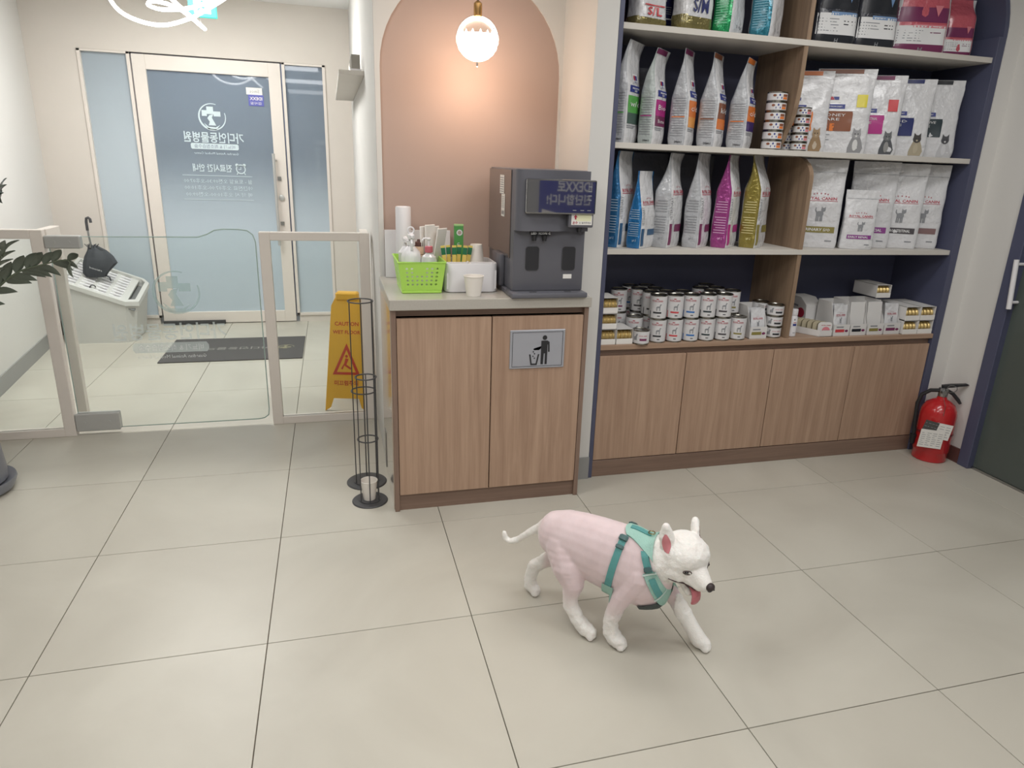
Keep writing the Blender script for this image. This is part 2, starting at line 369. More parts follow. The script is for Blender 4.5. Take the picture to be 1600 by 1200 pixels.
b = B(); b.box(1.035, 1.062, YD - .035, YD - .02, 1.15, 1.18, bev=.002); b.box(1.035, 1.062, YD - .035, YD - .02, .80, .83, bev=.002); b.build('latch_plate', CHROME, door)
b = B(); b.box(X0, .55, YD - .05, YD - .02, .002, .03); b.build('threshold_seal', mat('dark_rubber', (60, 60, 62), .7), door)
# decals seen from the back (mirrored)
fn = plane_fn(YD - .001); b = B()
hospital_logo(b, .592, 1.60, .098, fn)
put_text(b, '가디언동물병원', fn, .592, 1.452, size=.078, width=.425, bold=True, mirror=True)
put_text(b, 'Guardian Animal Medical Center', fn, .60, 1.337, width=.32, mirror=True, res=1)
put_text(b, '진료시간 안내', fn, .560, 1.228, size=.058, width=.28, bold=True, mirror=True)
clock_icon(b, .765, 1.225, .036, fn)
grid_patch(b, .34, .845, 1.1685, 1.1725, fn, 1, 1); grid_patch(b, .335, .842, .988, .992, fn, 1, 1)
put_text(b, '월 - 토요일 오전09:30-오후07:00', fn, .594, 1.130, size=.034, width=.495, mirror=True, res=1)
put_text(b, '야간진료 오후07:00-오후10:00', fn, .594, 1.080, size=.034, width=.495, mirror=True, res=1)
put_text(b, '예 약 시 오후10:00-오전09:00', fn, .594, 1.030, size=.034, width=.485, mirror=True, res=1)
b.build('etched_lettering', DECAL, door)
b = B(); poly_patch(b, [(.43, 1.365), (.755, 1.365), (.763, 1.373), (.763, 1.40), (.755, 1.408), (.43, 1.408), (.422, 1.40), (.422, 1.373)], fn); b.build('lettering_bar', DECAL, door)
b = B(); put_text(b, '비뇨기 & 최소침습수술', plane_fn(YD - .002), .592, 1.387, size=.028, width=.29, mirror=True, mi=0, res=1); b.build('bar_lettering', SLATE, door)
b = B(); grid_patch(b, .85, .965, 1.775, 1.825, plane_fn(YD - .001), 1, 1); grid_patch(b, .862, .972, 1.695, 1.775, plane_fn(YD - .001), 1, 1, mi=1)
put_text(b, 'IDEXX', plane_fn(YD - .002), .917, 1.748, width=.09, mirror=True, mi=0, bold=True); put_text(b, '검사실', plane_fn(YD - .002), .917, 1.715, width=.08, size=.02, mirror=True, mi=0)
put_text(b, 'Since', plane_fn(YD - .002), .91, 1.80, width=.07, mirror=True, mi=2, res=1)
b.build('door_sticker', [PAPER, mat('sticker_blue', (96, 100, 176), .5), INKG], door)
# jambs and sidelights
def sidelight(nm, xa, xb, gm=None):
    b = B()
    b.box(xa, xa+.022, YD - .02, YD + .05, .055, ZT+.01, bev=.001); b.box(xb-.022, xb, YD - .02, YD + .05, .055, ZT+.01, bev=.001)
    b.box(xa, xb, YD - .02, YD + .05, ZT - .004, ZT+.01); b.box(xa, xb, YD - .02, YD + .05, .055, .075)
    w = struct(b.build(nm, FRAMEW)); b = B(); b.box(xa+.02, xb-.02, YD + .01, YD + .018, .07, ZT); b.build('glass_pane', gm or FG, w); return w
sidelight('window_1', -.260, .078, FG2); sidelight('window_2', 1.117, 1.437)
# corridor outside the door
b = B(); b.box(-1.6, 2.8, 6.2, 6.3, -.1, 2.6); b.box(-1.7, -1.6, YD + .14, 6.3, -.1, 2.6); b.box(2.8, 2.9, YD+.14, 6.3, -.1, 2.6); b.box(-1.7, 2.9, YD+.14, 6.3, 2.6, 2.65); struct(b.build('wall_corridor', SLATE))
b = B(); b.box(-1.7, 2.9, YD + .14, 6.3, -.12, -.06); struct(b.build('floor_corridor', mat('corridor_floor', (120, 120, 122), .5)))
b = B(); b.box(1.3, 1.9, 6.15, 6.19, .75, 1.5, bev=.004); b.box(1.34, 1.86, 6.14, 6.15, .79, 1.46, mi=1); tag(b.build('notice_board', [FRAMEW, SLATE]), 'pale framed board seen through the right sidelight outside', 'board')
area(.5, 5.4, 2.55, 1.6, .5, 22, (.85, .92, 1), name='corridor_light')

# ================================================================== ENTRANCE FENCE
CLEAR = bpy.data.materials.new('clear_glass'); CLEAR.use_nodes = True
def _clear():
    nt = CLEAR.node_tree; L = nt.links; out = nt.nodes['Material Output']
    tr = nt.nodes.new('ShaderNodeBsdfTransparent'); tr.inputs[0].default_value = lin((251, 253, 252))
    gl = nt.nodes.new('ShaderNodeBsdfGlossy'); gl.inputs['Roughness'].default_value = .02
    fr = nt.nodes.new('ShaderNodeFresnel'); fr.inputs[0].default_value = 1.25
    m = nt.nodes.new('ShaderNodeMixShader'); L.new(fr.outputs[0], m.inputs[0]); L.new(tr.outputs[0], m.inputs[1]); L.new(gl.outputs[0], m.inputs[2]); L.new(m.outputs[0], out.inputs[0])
_clear()
EDGE = mat('glass_edge', (176, 196, 190), .2)
yf = 1.80
def fence_frame(nm, xa, xb, label, ret=None):
    t = thing(nm, label, 'fence', (0, 0, 0)); W_ = .05
    for x in (xa, xb - W_):
        b = B(); b.box(x, x + W_, yf - .02, yf + .02, 0, .99, bev=.002); b.build('post', FRAMEW, t)
    b = B(); b.box(xa + W_, xb - W_, yf - .02, yf + .02, .95, .99, bev=.002); b.build('top_rail', FRAMEW, t)
    b = B(); b.box(xa + W_, xb - W_, yf - .02, yf + .02, 0, .04, bev=.002); b.build('bottom_rail', FRAMEW, t)
    b = B(); b.box(xa + W_, xb - W_, yf - .004, yf + .004, .04, .95); b.build('glass_pane', CLEAR, t)
    if ret is not None:
        b = B(); b.box(ret, ret + .04, yf + .02, yf + .19, .95, .99, bev=.002); b.box(ret, ret + .04, yf + .15, yf + .19, 0, .95, bev=.002); b.build('return_leg', FRAMEW, t)
    return t
fence_frame('glass_partition', -.33, .185, 'white metal framed glass fence panel left of the gate, behind the plant', ret=.15)
b = None
t = fence_frame('glass_partition', 1.092, 1.612, 'white metal framed glass fence panel right of the gate, beside the wood cabinet', ret=1.570)
# swinging glass gate
t = thing('glass_gate', 'frameless clear glass swing gate printed with a round hospital logo', 'gate')
ol = [(.20, .03), (1.02, .03), (1.05, .035), (1.07, .05), (1.075, .08), (1.075, .94), (1.065, .975), (1.04, .995), (1.0, 1.0), (.93, 1.0), (.895, .995), (.86, .975), (.82, .962), (.20, .96)]
b = B(); b.prism(ol, yf - .005, yf + .005); b.build('glass_pane', CLEAR, t)
b = B(); b.tube([(x, yf, z) for x, z in ol], .0028, 5, closed=True); b.build('polished_edge', EDGE, t)
for z0, z1, x1 in ((.908, .965, .33), (.022, .112, .38)):
    b = B(); b.box(.188, x1, yf - .022, yf + .022, z0, z1, bev=.004)
    for x in (.225, x1 - .045): b.lathe([(.008, 0), (.008, .003)], 12, M=Matrix.Translation((x, yf - .022, (z0+z1)/2)) @ Matrix.Rotation(PI/2, 4, 'X'))
    b.build('hinge_clamp', CLAMP, t)
fn = plane_fn(yf - .0062); GDE = mat('gate_print', (216, 228, 228), .6, alpha=.55); GDT = mat('gate_print_teal', (170, 198, 196), .6, alpha=.5)
b = B(); hospital_logo(b, .70, .70, .105, fn); b.build('round_logo', GDT, t)
b = B(); put_text(b, '가디언동물병원', fn, .655, .510, size=.085, width=.50, bold=True, mirror=True); b.build('lettering', GDE, t)
b = B(); poly_patch(b, [(.49, .405), (.81, .405), (.82, .42), (.82, .44), (.81, .455), (.49, .455), (.48, .44), (.48, .42)], fn); b.build('lettering_bar', GDE, t)
b = B(); put_text(b, '비뇨기 & 최소침습수술', plane_fn(yf - .0072), .65, .430, size=.032, width=.29, mirror=True, res=1); put_text(b, 'Guardian Animal Medical Center', plane_fn(yf - .0072), .65, .385, width=.31, mirror=True, res=1); b.build('bar_lettering', mat('gate_print_white', (236, 240, 240), .6, alpha=.7), t)

# umbrella bin
BIN = mat('pale_grey_plastic', (204, 204, 200), .45, noise_amt=.02)
t = thing('umbrella_bin', 'pale grey plastic umbrella bin with a sloping slotted top', 'bin', (0, 0, 0))
bx0, bx1, by0, by1 = -.415, .03, 3.63, 4.06
def top_z(x, y): return .445 - (x + .40) * .39 + (y - 3.63) * .22
foot = [(-.385, 3.65), (-.04, 3.65), (.0, 3.70), (.0, 4.02), (-.03, 4.05), (-.385, 4.05)]
rim = [(-.400, 3.63), (-.02, 3.63), (.045, 3.69), (.045, 4.03), (.01, 4.07), (-.400, 4.07)]
b = B(); n = 6
vs = [(x, y, .0) for x, y in foot] + [(x, y, top_z(x, y) - .012) for x, y in rim] + [(x + (-.012 if x > -.2 else .012), y + (.012 if y < 3.8 else -.012), top_z(x, y) - .012) for x, y in rim] + [(x, y, .03) for x, y in foot]
b.add(vs, [tuple(range(6))[::-1]] + [(i, (i+1) % 6, (i+1) % 6 + 6, i + 6) for i in range(6)] + [(i+6, (i+1) % 6 + 6, (i+1) % 6 + 12, i + 12) for i in range(6)] + [(i+12, (i+1) % 6 + 12, (i+1) % 6 + 18, i + 18) for i in range(6)])
b.build('bin_body', BIN, t, smooth=20)
b = B()
lid = lambda x, y, dz: (x, y, top_z(x, y) + dz)
def slab(b, x0, x1, y0, y1, z0, z1, mi=0):
    c = [(x0, y0), (x1, y0), (x1, y1), (x0, y1)]
    b.add([lid(x, y, z0) for x, y in c] + [lid(x, y, z1) for x, y in c], [(0, 3, 2, 1), (4, 5, 6, 7), (0, 1, 5, 4), (1, 2, 6, 5), (2, 3, 7, 6), (3, 0, 4, 7)], mi)
ri = [(-.412, 3.62), (-.018, 3.62), (.055, 3.685), (.055, 4.035), (.012, 4.08), (-.412, 4.08)]; rj = [(-.39, 3.645), (-.03, 3.645), (.03, 3.70), (.03, 4.02), (0, 4.055), (-.39, 4.055)]
b.add([lid(x, y, .012) for x, y in ri] + [lid(x, y, .014) for x, y in rj] + [lid(x, y, -.02) for x, y in ri] + [lid(x, y, -.02) for x, y in rj],
      [(i, (i+1) % 6, (i+1) % 6 + 6, i + 6) for i in range(6)] + [(i + 12, (i+1) % 6 + 12, (i+1) % 6, i) for i in range(6)] + [(i + 6, (i+1) % 6 + 6, (i+1) % 6 + 18, i + 18) for i in range(6)])
for x in (-.305, -.215, -.125, -.035): slab(b, x - .030, x + .018, 3.645, 4.055, -.014, -.004)       # solid bands
b.build('slotted_lid', BIN, t, smooth=20)
b = B()
for k in range(4):
    x = -.375 + .092 * k
    for j in range(9): y = 3.66 + j * .044; slab(b, x - .028, x + .042, y, y + .018, -.012, .002)
o = b.build('lid_bars', WHITEP, t); o['kind'] = 'stuff'
b = B(); slab(b, -.39, .03, 3.645, 4.05, -.05, -.045); b.build('drip_tray', mat('dark_grey_plastic', (120, 122, 122), .6), t)
b = B(); b.tube([(-.23 + .018*math.cos(a), 3.70, top_z(-.23, 3.7) + .002 + .018*math.sin(a)) for a in [PI*i/8 for i in range(9)]], .004, 6); b.build('lid_handle', BLACKM, t)

# black umbrella leaning in it
t = thing('folded_umbrella', 'small black folded umbrella hanging handle up in the grey bin', 'umbrella', (-.235, 3.83, .452))
UMB = mat('black_nylon', (66, 69, 74), .6)  # nylon greyer than it is: veil of lens haze in the colour
b = B(); n = 20; vs = []; fs = []
prof = [(0, .058, 0), (.03, .075, .00), (.10, .080, .015), (.15, .062, .012), (.19, .035, .005), (.215, .018, 0)]
for z, r, sx in prof:
    for i in range(n):
        a = 2*PI*i/n; rr = r * (1 + .12*math.sin(a*8))
        vs.append((sx + rr*math.cos(a) * 1.05 + (.05 if math.cos(a) > .3 and .05 < z < .2 else 0) * math.cos(a), rr*.55*math.sin(a), z + (.02*math.sin(a*4) if z > .2 else 0)))
for j in range(len(prof)-1):
    for i in range(n): fs.append((j*n+i, j*n+(i+1) % n, (j+1)*n+(i+1) % n, (j+1)*n+i))
fs.append(tuple(range(n))[::-1]); b.add(vs, fs); b.build('canopy', UMB, t)
b = B(); b.tube([(0, 0, .15), (-.01, 0, .30), (-.012, 0, .36)], .007, 8); b.build('shaft', CHROME, t)
b = B(); b.tube([(-.012, 0, .33), (-.012, 0, .39), (-.008, 0, .415), (.004, 0, .42), (.014, 0, .41), (.016, 0, .385)], .0095, 8); b.build('hook_handle', BLACKM, t)
b = B()
for i in range(6): a = 2*PI*i/6; b.tube([(.02*math.cos(a), .012*math.sin(a), .205), (.045*math.cos(a), .025*math.sin(a), .235)], .003, 5)
b.build('rib_tips', BLACKM, t)
b = B(); b.tube([(.06, 0, .01), (.085, 0, -.005), (.09, 0, -.03)], .005, 6); b.build('wrist_strap', UMB, t)
b = B(); put_text(b, 'benecare', lambda x, z: (x + .02, -.062 + abs(x)*.1, z + .065 - x*.35), 0, 0, width=.075, res=1); b.build('strap_lettering', INKW, t)

# door mat
MATG = mat('charcoal_mat', (84, 82, 82), .95, noise_amt=.08, scale=120, bump=.3, bscale=300)
t = thing('door_mat', 'dark grey entrance mat printed with faint hospital lettering', 'mat', (.735, 3.35, 0))
b = B(); b.box(-.458, .458, -.308, .312, 0, .008, bev=.002); b.build('mat_body', MATG, t)
MG = mat('mat_print', (136, 134, 130), .9); f2 = lambda x, z: (-x, -z, .0092)
b = B(); put_text(b, '가디언동물의료센터', f2, .10, .0, size=.07, width=.66, bold=True); b.build('mat_lettering', MG, t)
b = B(); hospital_logo(b, -.335, 0, .055, f2, mir=1); b.build('mat_logo', mat('mat_logo_print', (150, 146, 120), .9), t)

# wet floor sign
YEL = mat('yellow_plastic', (232, 178, 60), .45, noise_amt=.03); SR = mat('sign_red', (196, 70, 50), .5)
t = thing('wet_floor_sign', 'yellow folding wet floor sign standing behind the right fence panel', 'sign', (1.498, 2.06, 0), rad(-14))
for s in (-1, 1):
    b = B(); ang = .21
    def F(x, z, s=s, off=0): return (x, s*((.62 - z)*ang + off), z)
    pts = [(-.085, .02), (-.115, .0), (-.085, .57), (-.06, .62), (.06, .62), (.085, .57), (.115, 0), (.085, .02), (.07, .07), (-.07, .07)]
    n = len(pts); vs = [F(x, z) for x, z in pts] + [F(x, z, off=.012) for x, z in pts]
    bm = bmesh.new(); V = [bm.verts.new(v) for v in vs]
    for f in [tuple(range(n)), tuple(range(2*n-1, n-1, -1))] + [(i, i+n, (i+1) % n+n, (i+1) % n) for i in range(n)]: bm.faces.new([V[i] for i in f])
    bmesh.ops.recalc_face_normals(bm, faces=bm.faces[:]); b.bm(bm); b.build('sign_board', YEL, t, smooth=20)
    b = B(); g = (lambda x, z, s=s: F(-x*s if s > 0 else x, z, s, .0135))
    tri = [(-.075, .20), (.075, .20), (0, .37)]; tin = [(-.052, .214), (.052, .214), (0, .335)]
    b.add([g(*p) for p in tri] + [g(*p) for p in tin], [(0, 1, 4, 3), (1, 2, 5, 4), (2, 0, 3, 5)])
    put_text(b, 'CAUTION', g, 0, .475, width=.13, bold=True, mi=1); put_text(b, 'WET FLOOR', g, 0, .43, width=.15, bold=True, mi=1)
    poly_patch(b, ellipse(.0, .300, .008, .008, 10), g, 1); poly_patch(b, [(-.006, .29), (.012, .285), (.0, .255), (.03, .235), (.022, .228), (-.012, .25), (-.02, .228), (-.03, .232), (-.012, .262)], g, 1)
    put_text(b, '미끄럼주의', g, 0, .155, width=.13, bold=True, mi=1)
    b.build('sign_print', [SR, SR], t)
b = B(); b.box(-.06, .06, -.03, .03, .60, .645, bev=.008); b.build('carry_handle', YEL, t)

# exit sign
t = thing('exit_sign', 'green and white lit exit sign hanging above the entrance door', 'sign', (.77, 3.0, 2.09))
b = B(); b.box(-.075, .075, -.012, .012, 0, .13, bev=.003); b.build('sign_box', mat('exit_sign_green', (60, 190, 170), .4, emit=1.0), t)
b = B(); f3 = plane_fn(-.0132); grid_patch(b, -.045, .045, .02, .11, f3, 1, 1); b.build('white_panel', mat('lit_white', (240, 255, 250), .4, emit=1.5), t)
b = B(); f3 = plane_fn(-.0142); poly_patch(b, ellipse(.008, .097, .007, .007, 10), f3); poly_patch(b, [(-.005, .088), (.012, .086), (.004, .060), (.022, .045), (.016, .030), (-.006, .052), (-.022, .032), (-.028, .036), (-.008, .062)], f3); b.build('running_figure', MATS['exit_sign_green'], t)
for x in (-.05, .05):
    b = B(); b.tube([(x, 0, .13), (x, 0, .33)], .003, 6); b.build('hanging_rod', FRAMEW, t)

# curly LED pendant
t = thing('led_pendant', 'curly white lit ribbon pendant lamp hanging in the entrance', 'lamp', (.62, 2.6, 2.05))
LEDM = mat('lit_led_ribbon', (255, 253, 250), .4, emit=7)
def spline(P, k=8, closed=True):
    out = []; n = len(P)
    for i in range(n if closed else n-1):
        p0, p1, p2, p3 = [Vector(P[(i+j-1) % n]) for j in range(4)]
        for q in range(k):
            u = q/k; out.append(.5*((2*p1) + (-p0+p2)*u + (2*p0-5*p1+4*p2-p3)*u*u + (-p0+3*p1-3*p2+p3)*u**3))
    return out
pts = spline([(-.26, 0, .16), (-.225, -.02, .02), (-.15, -.02, -.05), (-.01, 0, -.075), (.12, .04, -.03), (.22, .06, .03), (.32, .02, .09), (.16, -.06, .012), (.03, -.08, -.012), (-.05, -.03, .012), (-.03, .05, .045), (.08, .05, .02), (.21, -.04, -.08), (.17, -.08, -.045), (.05, -.06, .06), (-.08, .1, .17), (-.2, .06, .2)])
b = B(); b.tube(pts, .0095, 8, closed=True); b.build('led_ribbon', LEDM, t)
for q in (4, 52, 100):
    p = pts[q % len(pts)]; b = B(); b.tube([p, (p.x*.5, p.y*.5, .36)], .0012, 5); b.build('hanging_wire', CHROME, t)
b = B(); b.lathe([(.06, .355), (.06, .37)], 20); b.build('ceiling_rose', WHITEP, t)

# small shelf on the entrance side of the partition wall, with leaflets
t = thing('wall_shelf', 'small white shelf with lit top on the partition wall by the door', 'shelf', (1.628, 0, 1.742))
b = B(); b.box(-.125, 0, 2.06, 3.82, 0, .022, bev=.002); b.build('shelf_board', SHELFW, t)
t = thing('leaflet_rack', 'grey stepped row of thin leaflets standing on the small white wall shelf', 'leaflets', (1.59, 2.25, 1.765))
for k in range(9):
    b = B(); b.box(-.022, .022, -.004, .004, 0, .085, bev=.001); b.build('leaflet', mat('leaflet_grey', (150, 146, 138), .6), t, (0, -.14 + k*.06, 0), (rad(-18), 0, 0))
b = B(); b.box(-.026, .026, -.16, .38, -.001, .010); b.build('rack_base', WHITEP, t)
area(1.57, 3.0, 1.80, .04, 1.2, 5, (1, 1, .98), (rad(180), 0, 0), 'shelf_strip_light')

# ================================================================== TEA CABINET AND WHAT STANDS ON IT
t = thing('storage_cabinet', 'walnut two-door storage cabinet under the grey stone countertop', 'cabinet', (0, 0, 0))
cx0, cx1, cy, cb, cz = 1.628, 2.398, .711, 1.232, .822
GLOSS = mat('glossy_cabinet_side', (196, 178, 160), .04, coat=1, spec=1)
b = B(); b.box(cx0, cx0 + .018, cy, cb, 0, cz, bev=.001); b.build('side_panel', WOODD, t)
b = B(); b.box(cx0 - .003, cx0, cy + .022, cb, .0, cz); b.build('side_sheet', GLOSS, t, label='glossy pale sheet on the left side')
b = B(); b.box(cx1 - .018, cx1, cy, cb, 0, cz, bev=.001); b.build('side_panel', WOODD, t)
b = B(); b.box(cx0 + .018, cx1 - .018, cy + .022, cy + .04, .795, cz); b.build('top_rail', WOODDH, t)
b = B(); b.box(cx0 + .018, cx1 - .018, cy + .012, cy + .03, 0, .068); b.build('plinth', WOODDH, t)
b = B(); b.box(cx0 + .018, cx1 - .018, cb - .015, cb, 0, cz); b.build('back_panel', WOODD, t)
for xa, xb in ((cx0 + .020, 2.0065), (2.0105, cx1 - .020)):
    b = B(); b.box(xa, xb, cy + .001, cy + .019, .071, .789, bev=.0012); dr = b.build('door', WOODC, t)
b = B(); b.box(cx0 - .006, cx0 - .003, 1.10, 1.16, .02, .19, bev=.001); b.build('hinge_cover', CHROME, t)
t = thing('disposal_sign', 'silver plate with a figure dropping litter in a bin on the right cabinet door', 'sign', (2.192, cy + .001, .657))
PL = mat('silver_plate', (176, 178, 186), .35, metal=.35, noise_amt=.03)
b = B(); b.box(-.112, .112, -.005, 0, -.078, .078, bev=.002); b.build('plate', PL, t)
b = B(); f = plane_fn(-.0062)
for a in ((-.103, .103, .068, .0695), (-.103, .103, -.0695, -.068), (-.103, -.1015, -.069, .069), (.1015, .103, -.069, .069)): grid_patch(b, a[0], a[1], a[2], a[3], f, 1, 1)
b.build('border_line', INK, t)
b = B()
poly_patch(b, ellipse(.028, .046, .0095, .0095, 16), f)
poly_patch(b, [(.014, .034), (.040, .034), (.048, .028), (.050, -.012), (.043, -.012), (.042, .018), (.040, .018), (.040, -.062), (.031, -.062), (.031, -.018), (.026, -.018), (.024, -.062), (.014, -.062), (.014, .012), (.004, .003), (-.016, .003), (-.016, -.003), (.006, -.003), (.014, .004)][::-1], f)
poly_patch(b, [(-.034, -.020), (-.028, -.020), (-.022, -.058), (-.006, -.058), (.002, -.020), (.008, -.020), (-.001, -.064), (-.027, -.064)][::-1], f)
for x, z in ((-.012, -.018), (-.018, -.028), (-.012, -.036), (-.017, -.010)): poly_patch(b, ellipse(x, z, .003, .003, 6), f)
b.build('pictogram', INK, t)

ct = B(); ct.box(1.622, 2.404, .700, 1.239, .822, .862, bev=.002)
tag(ct.build('countertop', STONE), 'speckled grey stone countertop on the walnut cabinet', 'countertop')
ZB = .8625
# white board behind
b = B(); b.box(0, .28, 0, .008, 0, .20, bev=.001); tag(b.build('white_board', WHITEP, None, (1.648, 1.205, ZB), (rad(-3), 0, 0)), 'plain white board leaning on the tan wall behind the green basket', 'board')
# tall white cylinder
b = B(); b.lathe([(0, 0), (.031, 0), (.032, .004), (.032, .296), (.030, .30), (.026, .301), (.024, .297), (0, .297)], 28); tag(b.build('paper_roll', WHITEP, None, (1.722, 1.155, ZB)), 'tall plain white cylinder standing behind the green basket', 'cylinder')

# green basket with round holes
LIME = mat('lime_plastic', (176, 222, 96), .35, noise_amt=.02)
t = thing('plastic_basket', 'lime green perforated plastic basket full of bottles on the counter', 'basket', (1.756, .925, ZB))
def holed_wall(b, n_h, n_v, fn, z0, z1, hole=.36, skip=()):
    """a wall with a grid of square-ish holes; fn maps (u in -1..1, v 0..1) to 3-D"""
    for i in range(n_h):
        for j in range(n_v):
            u0, u1 = -1 + 2*i/n_h, -1 + 2*(i+1)/n_h; v0, v1 = j/n_v, (j+1)/n_v
            if (i, j) in skip:
                b.add([fn(u0, v0), fn(u1, v0), fn(u1, v1), fn(u0, v1)], [(0, 1, 2, 3)]); continue
            cu, cv = (u0+u1)/2, (v0+v1)/2; du, dv = (u1-u0)/2*hole*1.25, (v1-v0)/2*hole*1.25
            inn = [(cu + du*math.cos(a), cv + dv*math.sin(a)) for a in [-3*PI/4 + k*PI/4 for k in range(8)]]
            out = [(u0, v0), (cu, v0), (u1, v0), (u1, cv), (u1, v1), (cu, v1), (u0, v1), (u0, cv)]
            b.add([fn(*p) for p in out] + [fn(*p) for p in inn], [(k, (k+1) % 8, (k+1) % 8 + 8, k + 8) for k in range(8)])
def taper(w0, w1, d0, d1, h, side):
    def fn(u, v):
        z = .012 + v*(h-.012); w = w0 + (w1-w0)*v; d = d0 + (d1-d0)*v
        return {'f': (u*w, -d, z), 'b': (-u*w, d, z), 'l': (-w, -u*d, z), 'r': (w, u*d, z)}[side]
    return fn
bw = (.076, .089, .105, .118, .118)
b = B()
for sd in 'fblr':
    skip = [(i, j) for i in (3, 4) for j in (4, 5)] if sd in 'fb' else []
    holed_wall(b, 9 if sd in 'fb' else 12, 7, taper(bw[0], bw[1], bw[2], bw[3], bw[4], sd), 0, 1, .42, skip=[(i, 0) for i in range(12)] + [(i, 6) for i in range(12)] + [(0, j) for j in range(7)] + [((8 if sd in 'fb' else 11), j) for j in range(7)] + skip)
bs = b.build('basket_wall', LIME, t, smooth=0)
m = bs.modifiers.new('thick', 'SOLIDIFY'); m.thickness = .002
b = B(); b.box(-bw[0], bw[0], -bw[2], bw[2], 0, .012, bev=.003); b.build('basket_base', LIME, t)
b = B(); b.tube([(-bw[1], -bw[3], .119), (bw[1], -bw[3], .119), (bw[1], bw[3], .119), (-bw[1], bw[3], .119)], .004, 6, closed=True); b.build('basket_rim', LIME, t)

# bottles in the basket
CLEARP = mat('cloudy_clear_plastic', (226, 226, 228), .15, alpha=.75, coat=.5)
t = thing('spray_bottle', 'white trigger spray bottle with a red banded label in the green basket', 'bottle', (1.725, .90, ZB + .013))
b = B(); b.lathe([(0, 0), (.034, 0), (.038, .004), (.038, .115), (.034, .135), (.018, .152), (.013, .158), (.013, .168)], 24); b.build('bottle_body', WHITEP, t)
b = B(); b.lathe([(.0385, .085), (.0385, .096)], 24); b.lathe([(.0385, .050), (.0385, .055)], 24); b.build('label_band', RED, t)
b = B(); b.lathe([(.016, .160), (.016, .178), (.010, .182)], 16); b.box(-.012, .012, -.030, .022, .182, .205, bev=.005); b.box(-.005, .005, -.045, -.028, .190, .202, bev=.002); b.build('spray_head', WHITEP, t)
b = B(); b.tube([(0, -.022, .188), (0, -.034, .170), (0, -.030, .145)], .005, 8); b.tube([(.012*math.cos(a), -.002, .216 + .012*math.sin(a)) for a in [2*PI*i/14 for i in range(14)]], .0035, 6, closed=True); b.build('trigger', WHITEP, t)
t = thing('pump_bottle', 'clear pump bottle with a pink collar in the green basket', 'bottle', (1.792, .890, ZB + .013))
b = B(); b.lathe([(0, 0), (.030, 0), (.032, .003), (.032, .10), (.028, .118), (.012, .130), (.011, .134)], 24); b.build('bottle_body', CLEARP, t)
b = B(); b.lathe([(.0325, .02), (.0325, .085)], 24); b.build('label_band', WHITEP, t)
b = B(); b.lathe([(.014, .134), (.0155, .136), (.0155, .156), (.013, .158)], 20); b.build('collar', mat('pink_collar', (196, 104, 116), .4), t)
b = B(); b.lathe([(.005, .158), (.005, .182)], 10); b.box(-.008, .008, -.008, .008, .180, .190, bev=.003); b.tube([(0, 0, .187), (-.02, -.006, .187), (-.027, -.008, .178)], .004, 8); b.build('pump_head', WHITEP, t)
t = thing('lotion_bottle', 'orange and white patterned lotion bottle behind the pink collared one', 'bottle', (1.762, .957, ZB + .013))
b = B(); b.lathe([(0, 0), (.019, 0), (.021, .003), (.021, .135), (.019, .150)], 20); b.build('bottle_body', mat('peach_label', (238, 208, 178), .4), t)
b = B(); b.lathe([(.019, .150), (.018, .166), (.008, .168), (.006, .176)], 16); b.lathe([(.0213, .098), (.0213, .100)], 20); b.lathe([(.0213, .118), (.0213, .120)], 20); b.build('dark_cap', mat('brown_cap', (96, 66, 60), .4), t)
t = thing('spray_bottle', 'second white spray bottle half hidden at the back of the green basket', 'bottle', (1.716, 1.003, ZB + .013))
b = B(); b.lathe([(0, 0), (.028, 0), (.030, .003), (.030, .12), (.012, .145), (.012, .156)], 20); b.build('bottle_body', WHITEP, t)
b = B(); b.box(-.010, .010, -.030, .022, .156, .180, bev=.005); b.build('spray_head', WHITEP, t)

# envelopes / folded paper towels leaning in the basket
for k, (x, a, dz) in enumerate(((1.793, -3, .0), (1.808, -1, .006), (1.822, 2, -.002), (1.829, 11, -.004))):
    b = B(); b.box(-.003, .003, -.029, .029, 0, .205, bev=.002)
    lab = ['leftmost white paper packet standing upright at the right of the basket', 'second from left white paper packet by the basket, the tallest', 'third white paper packet between the basket and the organiser', 'rightmost white paper packet, tilted right over the organiser'][k]
    tag(b.build('paper_packet', PAPER, None, (x - (0 if k < 3 else .0), .955 if k < 2 else .99, ZB + .035 + dz), (0, rad(a), rad(-48))), lab, 'paper')

# white organiser
t = thing('desk_organizer', 'white compartment organiser box with rounded corners holding sachets', 'organizer', (1.951, .925, ZB))
def rrect(hw, hd, r, n=6):
    out = []
    for cx_, cy_, a0 in ((hw-r, hd-r, 0), (-hw+r, hd-r, PI/2), (-hw+r, -hd+r, PI), (hw-r, -hd+r, 3*PI/2)):
        out += [(cx_ + r*math.cos(a0 + PI/2*i/n), cy_ + r*math.sin(a0 + PI/2*i/n)) for i in range(n+1)]
    return out
o1 = rrect(.103, .095, .028); o2 = rrect(.098, .090, .024); n = len(o1); b = B()
vs = [(x, y, .002) for x, y in o1] + [(x, y, .108) for x, y in o1] + [(x, y, .112) for x, y in rrect(.101, .093, .026)] + [(x, y, .112) for x, y in o2] + [(x, y, .012) for x, y in o2]
fs = [tuple(range(n))[::-1], tuple(range(4*n, 5*n))]
for L_ in range(4): fs += [(L_*n+i, L_*n+(i+1) % n, (L_+1)*n+(i+1) % n, (L_+1)*n+i) for i in range(n)]
b.add(vs, fs); b.build('box_shell', WHITEP, t)
b = B(); b.box(-.004, .004, -.09, .09, .012, .108, bev=.001); b.box(-.098, .098, -.026, -.020, .012, .108, bev=.001); b.build('divider', WHITEP, t)
